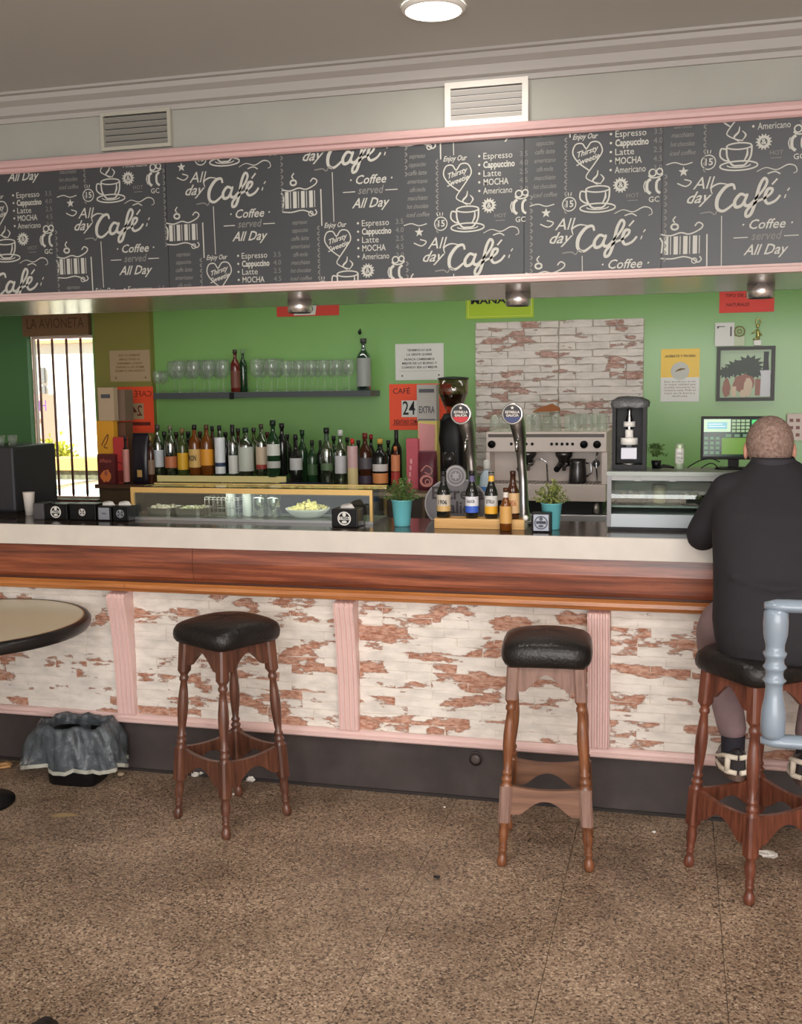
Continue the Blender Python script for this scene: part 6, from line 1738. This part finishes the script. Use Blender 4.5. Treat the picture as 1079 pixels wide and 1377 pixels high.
# ------------------------------------------------------------------ street outside the window
M_fac = mat('white_facade', (240, 238, 232), .8)
YF = 15.0
def fx(px, Y=YF): return A(px, 560, Y)[0]
def fz(py, Y=YF): return A(85, py, Y)[2]
struct(MB().box(-22, -2, 6.2, 24, -.08, -.02).build('ground', mat('street_ground', (190, 176, 160), .9)))
t = thing('white_building', 'bright white building across the street seen through the barred window', 'building', (fx(85), YF, -.02))
bx = fx(85)
MB().box(-6, 5, 0, 3, 0, 5.2).build('facade', M_fac, t)
MB().box(-6.1, 5.1, -.12, .0, fz(462)+.02, fz(457)+.02).build('cornice', mat('ochre_cornice', (196, 160, 120), .7), t)
for px0, px1 in ((41, 46), (57.5, 64)):
    for py0, py1 in ((492, 513), (517, 527)):
        f = MB().box(fx(px0)-bx, fx(px1)-bx, -.04, -.001, fz(py1), fz(py0)).build('window', mat('grey_shutter', (130, 126, 130), .6), t)
# pink building corner with lettering
YP2 = 13.5
t = thing('pink_building', 'pink street corner building with violet letters at the left of the window view', 'building', (fx(50, YP2), YP2, -.02))
bx = fx(50, YP2)
MB().box(-5, fx(57, YP2)-bx, 0, .35, 0, fz(530, YP2)+.02).build('facade', mat('pink_facade', (238, 190, 176), .8), t)
MB().box(-5, fx(58, YP2)-bx, -.05, -.001, fz(563, YP2)+.02, fz(531, YP2)+.02).build('sign_band', mat('pink_sign_band', (240, 176, 172), .7), t)
b = MB(); write(b, 'HOI', (fx(51, YP2)-bx, -.055, fz(546, YP2)+.02), .22, ux=(-1, 0, 0), bold=.0); b.build('band_lettering', mat('violet_ink', (130, 80, 150), .6), t)
# low wall and hedge
YH = 10.5
t = thing('stone_wall', 'low ochre-topped patterned garden wall outside the window', 'garden wall', (fx(90, YH), YH, -.02))
bx = fx(90, YH)
zc0, zc1 = fz(632, YH)+.02, fz(616, YH)+.02
MB().box(fx(61, YH)-bx, 3.0, 0, .25, 0, zc0-.001).build('wall_body', mat('patterned_wall', (150, 140, 116), .9, rgb2=(84, 80, 66), nscale=14, bump=.5, bscale=20), t)
MB().box(fx(61, YH)-bx, 3.0, -.04, .29, zc0, zc1).build('wall_cap', mat('ochre_cap', (226, 176, 108), .7), t)
t = thing('street_bush', 'yellow-green bush above the garden wall outside the window', 'bush', (fx(66, YH+.8), YH+.8, -.02))
r = random.Random(8); mb = MB()
zb_ = fz(612, YH+.8)+.02
for i in range(900):
    c = Vector((r.gauss(0, .13), r.gauss(0, .12), zb_+r.gauss(0, .10)-.04)); d = Vector((r.uniform(-1, 1), r.uniform(-1, 1), r.uniform(-1, 1))).normalized(); s = d.cross(Vector((r.random(), r.random(), r.random()))).normalized()
    mb.add([c, c+d*.04+s*.025, c+d*.08, c+d*.04-s*.025], [(0, 1, 2, 3)])
stuff(mb.build('leaves', mat('yellow_leaves', (206, 200, 60), .6), t))
MB().tube([(0, 0, 0), (0, 0, zb_)], [.04, .02], 8).build('trunk', mat('bush_trunk', (110, 84, 60), .8), t)
# parked car front in front of the wall
YC = 9.0
cxx = fx(98, YC)
t = thing('parked_car', 'pale grey car bonnet and windscreen low in the barred window', 'car', (cxx, YC, -.02))
zt_ = fz(648, YC)
MB().rings([[(x, y, z) for y, z in ((-.75, .25), (-.78, .6), (-.7, .78), (.7, .78), (.78, .6), (.75, .25))] for x in (-.9, 1.6)], smooth=False).build('car_body', mat('car_grey', (196, 200, 206), .25), t)
MB().rings([[(-.25, -.64, .781), (-.25, .64, .781), (1.4, .64, .781), (1.4, -.64, .781)], [(.05, -.52, zt_), (.05, .52, zt_), (1.2, .52, zt_), (1.2, -.52, zt_)]], smooth=False).build('cabin', mat('car_glass', (110, 124, 140), .1), t)
for x in (-.5, 1.2):
    MB().lathe([(.31, -.1), (.31, .1)], (x, -.70, .31), 24, 'y').build('wheel', M_black_matte, t)

# ------------------------------------------------------------------ the man at the bar
PX, PY = 0.335, 3.60
man = thing('person', 'man with cropped hair in black jacket and grey trousers, seated at the bar', 'person', (PX, PY, 0))
def fuse(mb, name, m, voxel, it, parent):
    o = mb.build('tmp', m)
    r_ = o.modifiers.new('r', 'REMESH'); r_.mode = 'VOXEL'; r_.voxel_size = voxel; r_.use_smooth_shade = True
    s_ = o.modifiers.new('s', 'SMOOTH'); s_.iterations = it; s_.factor = 0.5
    dg = bpy.context.evaluated_depsgraph_get()
    me = bpy.data.meshes.new_from_object(o.evaluated_get(dg)); me.name = name
    if not me.materials: me.materials.append(m)
    me.polygons.foreach_set('use_smooth', [True]*len(me.polygons))
    bpy.data.objects.remove(o)
    q = bpy.data.objects.new(name, me); C.objects.link(q)
    if parent: q.parent = parent
    return q
def Lc(p): return (p[0]-PX, p[1]-PY, p[2])
def curve3(pts, rad, n=6):
    q = []; r = []
    P = [pts[0]]+pts+[pts[-1]]
    for i in range(1, len(P)-2):
        p0, p1, p2, p3 = P[i-1:i+3]
        for k in range(n):
            t = k/n
            q.append(tuple(0.5*((2*p1[j])+(-p0[j]+p2[j])*t+(2*p0[j]-5*p1[j]+4*p2[j]-p3[j])*t*t+(-p0[j]+3*p1[j]-3*p2[j]+p3[j])*t**3) for j in range(3)))
            r.append(rad[i-1]+(rad[i]-rad[i-1])*t)
    q.append(pts[-1]); r.append(rad[-1])
    return q, r
def limb(mb, pts, rad, seg=16):
    q, r = curve3([Lc(p) for p in pts], rad)
    mb.tube(q, r, seg); mb.ell(q[0], (r[0],)*3, 14, 10); mb.ell(q[-1], (r[-1],)*3, 14, 10)
def mir(p): return (2*PX-p[0], p[1], p[2])
def oval(cy, cz, hx, hy, n=36, e=2.5, cx=PX):
    out = []
    for k in range(n):
        a = 2*PI*k/n; ca, sa = math.cos(a), math.sin(a); q = (abs(ca)**e+abs(sa)**e)**(-1/e)
        out.append(Lc((cx+hx*q*ca, cy+hy*q*sa, cz)))
    return out
HC = Vector((0.308, 3.835, 1.425))
HR = Matrix.Rotation(-0.38, 3, 'X')
def hp(x, y, z): 
    v = HC+HR @ Vector((x, y, z)); return Lc(v)
M_skin = mat('skin', (196, 142, 118), 0.55, noise=0.08, nscale=18)
body = MB()
body.ell(hp(0, -.012, .022), (.074, .094, .088), 28, 20, HR)
body.ell(hp(0, .030, -.030), (.060, .066, .080), 24, 16, HR)
body.ell(hp(0, .052, -.072), (.038, .040, .032), 16, 12, HR)
body.ell(hp(0, .085, .010), (.045, .016, .022), 16, 10, HR)
limb(body, [(PX-.008, 3.74, 1.28), (0.318, 3.775, 1.35), (0.310, 3.80, 1.40)], [.062, .056, .055])
body.tube([hp(0, .096, .006), hp(0, .112, -.022), hp(0, .106, -.032)], [.008, .013, .012], 10)
body.ell(hp(0, .100, -.060), (.022, .008, .006), 12, 8, HR)
for s in (-1, 1):
    body.ell(hp(s*.078, -.004, -.006), (.008, .018, .032), 14, 12, HR @ Matrix.Rotation(s*0.3, 3, 'Z'))
    body.ell(hp(s*.030, .092, .016), (.016, .008, .007), 12, 8, HR)
body.rings([oval(3.60, .82, .15, .10), oval(3.60, .95, .16, .10), oval(3.65, 1.10, .165, .10), oval(3.70, 1.25, .17, .09), oval(3.745, 1.34, .10, .06)])
def arm_pts(f): return [f(p) for p in ((.175, 3.745, 1.285), (.128, 3.775, 1.20), (.092, 3.812, 1.128), (.145, 3.925, 1.158), (.190, 4.005, 1.152))]
for f in (lambda p: p, mir):
    a = arm_pts(f)
    limb(body, a, [.048, .044, .036, .034, .025])
    wv = f((.190, 4.005, 1.152)); 
    sgn = 1 if f(( .0, 0, 0))[0] < .2 else -1
    d = Vector((sgn*.75, .28, -.10)).normalized(); sd = Vector((d.y, -d.x, 0))*1.0
    c = Vector(wv)
    limb(body, [c, c+d*.045, c+d*.085], [.022, .028, .026])
    limb(body, [c+d*.04+sd*.02, c+d*.045-sd*.02], [.018, .018])
    for i, (off, L) in enumerate(((-.030, .062), (-.010, .072), (.010, .068), (.029, .052))):
        b0 = c+d*.085+sd*off
        limb(body, [b0, b0+d*L*.5+Vector((0, 0, .006)), b0+d*L+Vector((0, 0, -.012)) ], [.0095, .009, .0075], 10)
    tb_ = c+d*.03-sd*.026*sgn
    limb(body, [tb_, tb_+d*.03-sd*.022*sgn, tb_+d*.062-sd*.026*sgn], [.012, .0105, .009], 10)
    kn = [f(p) for p in ((.255, 3.64, .885), (.195, 3.78, .835), (.150, 3.885, .735), (.178, 3.85, .58), (.212, 3.795, .40), (.212, 3.795, .335))]
    limb(body, kn, [.07, .066, .048, .046, .034, .034])
bo = fuse(body, 'body', M_skin, 0.0055, 3, man)
# eyes
for s in (-1, 1):
    e = MB(); e.ell(hp(s*.030, .094, .014), (.011, .011, .011), 14, 10); e.build('eye', mat('eye_white', (226, 222, 214), .2), man)
    e = MB(); e.ell(hp(s*.030, .1015, .012), (.0052, .0048, .0052), 10, 8); e.build('iris', mat('iris_brown', (60, 40, 28), .2), man)
# cropped hair: shell over crown, sides and nape
rows, seg = 26, 44
vs = []; idx = {}; fs = []
for i in range(rows+1):
    th = PI*i/rows
    for k in range(seg):
        a = 2*PI*k/seg
        x, y, z = math.sin(th)*math.cos(a), math.sin(th)*math.sin(a), math.cos(th)
        wgt = 1.0
        px3 = (x*.0785, -.012+y*.0990, .022+z*.0925-(.020 if z < -.2 and y < 0 else 0)*min(1, (-z-.2)*2 if z < -.2 else 0))
        vs.append(hp(*px3))
def keep(i, k):
    th = PI*(i+.5)/rows; a = 2*PI*(k+.5)/seg
    x, y, z = math.sin(th)*math.cos(a), math.sin(th)*math.sin(a), math.cos(th)
    if y > .45: return z > .55
    if y > -.05: return z > -.02+ .6*y
    return z > -.80
for i in range(rows):
    for k in range(seg):
        if keep(i, k): fs.append((i*seg+k, i*seg+(k+1) % seg, (i+1)*seg+(k+1) % seg, (i+1)*seg+k))
b = MB(); b.add(vs, fs, True)
b.build('hair', mat('cropped_grey_brown_hair', (160, 136, 124), .8, rgb2=(112, 88, 78), nscale=90, bump=.4, bscale=220), man)
# jacket
jk = MB()
jk.rings([oval(3.595, .765, .188, .150), oval(3.595, .82, .205, .158), oval(3.60, .88, .212, .158), oval(3.615, .97, .210, .150), oval(3.64, 1.06, .212, .145), oval(3.675, 1.15, .216, .140), oval(3.71, 1.23, .214, .130), oval(3.735, 1.29, .196, .112), oval(3.752, 1.335, .150, .092), oval(3.762, 1.365, .105, .080, cx=.326), oval(3.775, 1.395, .074, .072, cx=.318)])
for f in (lambda p: p, mir):
    a = arm_pts(f)[:4]+[f((.177, 3.980, 1.157))]
    limb(jk, a, [.068, .062, .056, .047, .038])
limb(jk, [(.175, 3.745, 1.285), (PX, 3.752, 1.31), mir((.175, 3.745, 1.285))], [.066, .075, .066])
for q in range(3):     # soft folds across the back
    z = (.93, 1.02, .865)[q]
    q2, r2 = curve3([Lc(p) for p in ((PX-.17, 3.50+(z-.86)*.12, z+.02), (PX-.03, 3.455+(z-.86)*.12, z-.012), (PX+.12, 3.475+(z-.86)*.12, z+.008))], [.006, .011, .005])
    jk.tube(q2, r2, 8)
M_jacket = mat('black_jacket', (33, 31, 36), 0.8, bump=.9, bscale=7)
jo = fuse(jk, 'jacket', M_jacket, 0.010, 4, man)
b = MB()
b.rings([oval(3.768, 1.375, .078, .077, cx=.320), oval(3.775, 1.398, .071, .073, cx=.316), oval(3.775, 1.406, .067, .069, cx=.315), oval(3.772, 1.380, .066, .066, cx=.318)], cap0=False, cap1=False)
b.build('collar', mat('collar_black', (42, 40, 46), .7), man)
# trousers
tr_ = MB()
tr_.rings([oval(3.60, .803, .185, .135, e=2.8), oval(3.60, .84, .200, .148), oval(3.60, .90, .195, .145), oval(3.605, .95, .175, .125)])
for f in (lambda p: p, mir):
    limb(tr_, [f(p) for p in ((.240, 3.645, .880), (.170, 3.755, .830), (.142, 3.870, .735), (.172, 3.850, .60), (.206, 3.805, .445))], [.088, .084, .062, .058, .050])
fuse(tr_, 'trousers', mat('mauve_grey_trousers', (138, 116, 118), .8, noise=.08, nscale=12), 0.009, 3, man)
# socks and shoes
for f, rz_, lab in ((lambda p: p, .12, 'left'), (mir, -.15, 'right')):
    a0 = Vector(f((.210, 3.798, .42)))
    b = MB(); q, r = curve3([Lc(a0), Lc((a0.x, a0.y, .36)), Lc((a0.x, a0.y+.012, .325))], [.042, .040, .038]); b.tube(q, r, 18)
    b.build('sock', mat('dark_navy_sock', (40, 38, 48), .8), man)
    sm = shoe_mb(.27, .100, .085).xf(Matrix.Translation(Lc((a0.x, a0.y+.065, .292))) @ Matrix.Rotation(rz_, 4, 'Z'))
    sh_ = sm.build('shoe', mat('black_trainer', (44, 40, 42), .35), man)
    so = sole_mb(.285, .104, .024).xf(Matrix.Translation(Lc((a0.x, a0.y+.065, .2785))) @ Matrix.Rotation(rz_, 4, 'Z')); so.build('shoe_sole', mat('brown_grey_sole', (104, 84, 76), .6), sh_)
    # white heel trim: a ring and side bands
    T = Matrix.Translation(Lc((a0.x, a0.y+.065, .292))) @ Matrix.Rotation(rz_, 4, 'Z')
    w3 = MB()
    for s in (-1, 1):
        w3.tube([(s*.003, -.137, .070), (s*.030, -.128, .072), (s*.044, -.085, .062), (s*.050, -.03, .040), (s*.049, .04, .020)], [.009, .010, .008, .007, .005], 8)
        w3.tube([(s*.006, -.139, .016), (s*.034, -.127, .018), (s*.050, -.08, .016), (s*.052, 0, .014)], [.009, .010, .009, .006], 8)
        w3.tube([(s*.034, -.126, .070), (s*.037, -.125, .020)], [.010, .010], 8)
    w3.xf(T).build('shoe_trim', mat('cream_trim', (228, 218, 200), .45), sh_)
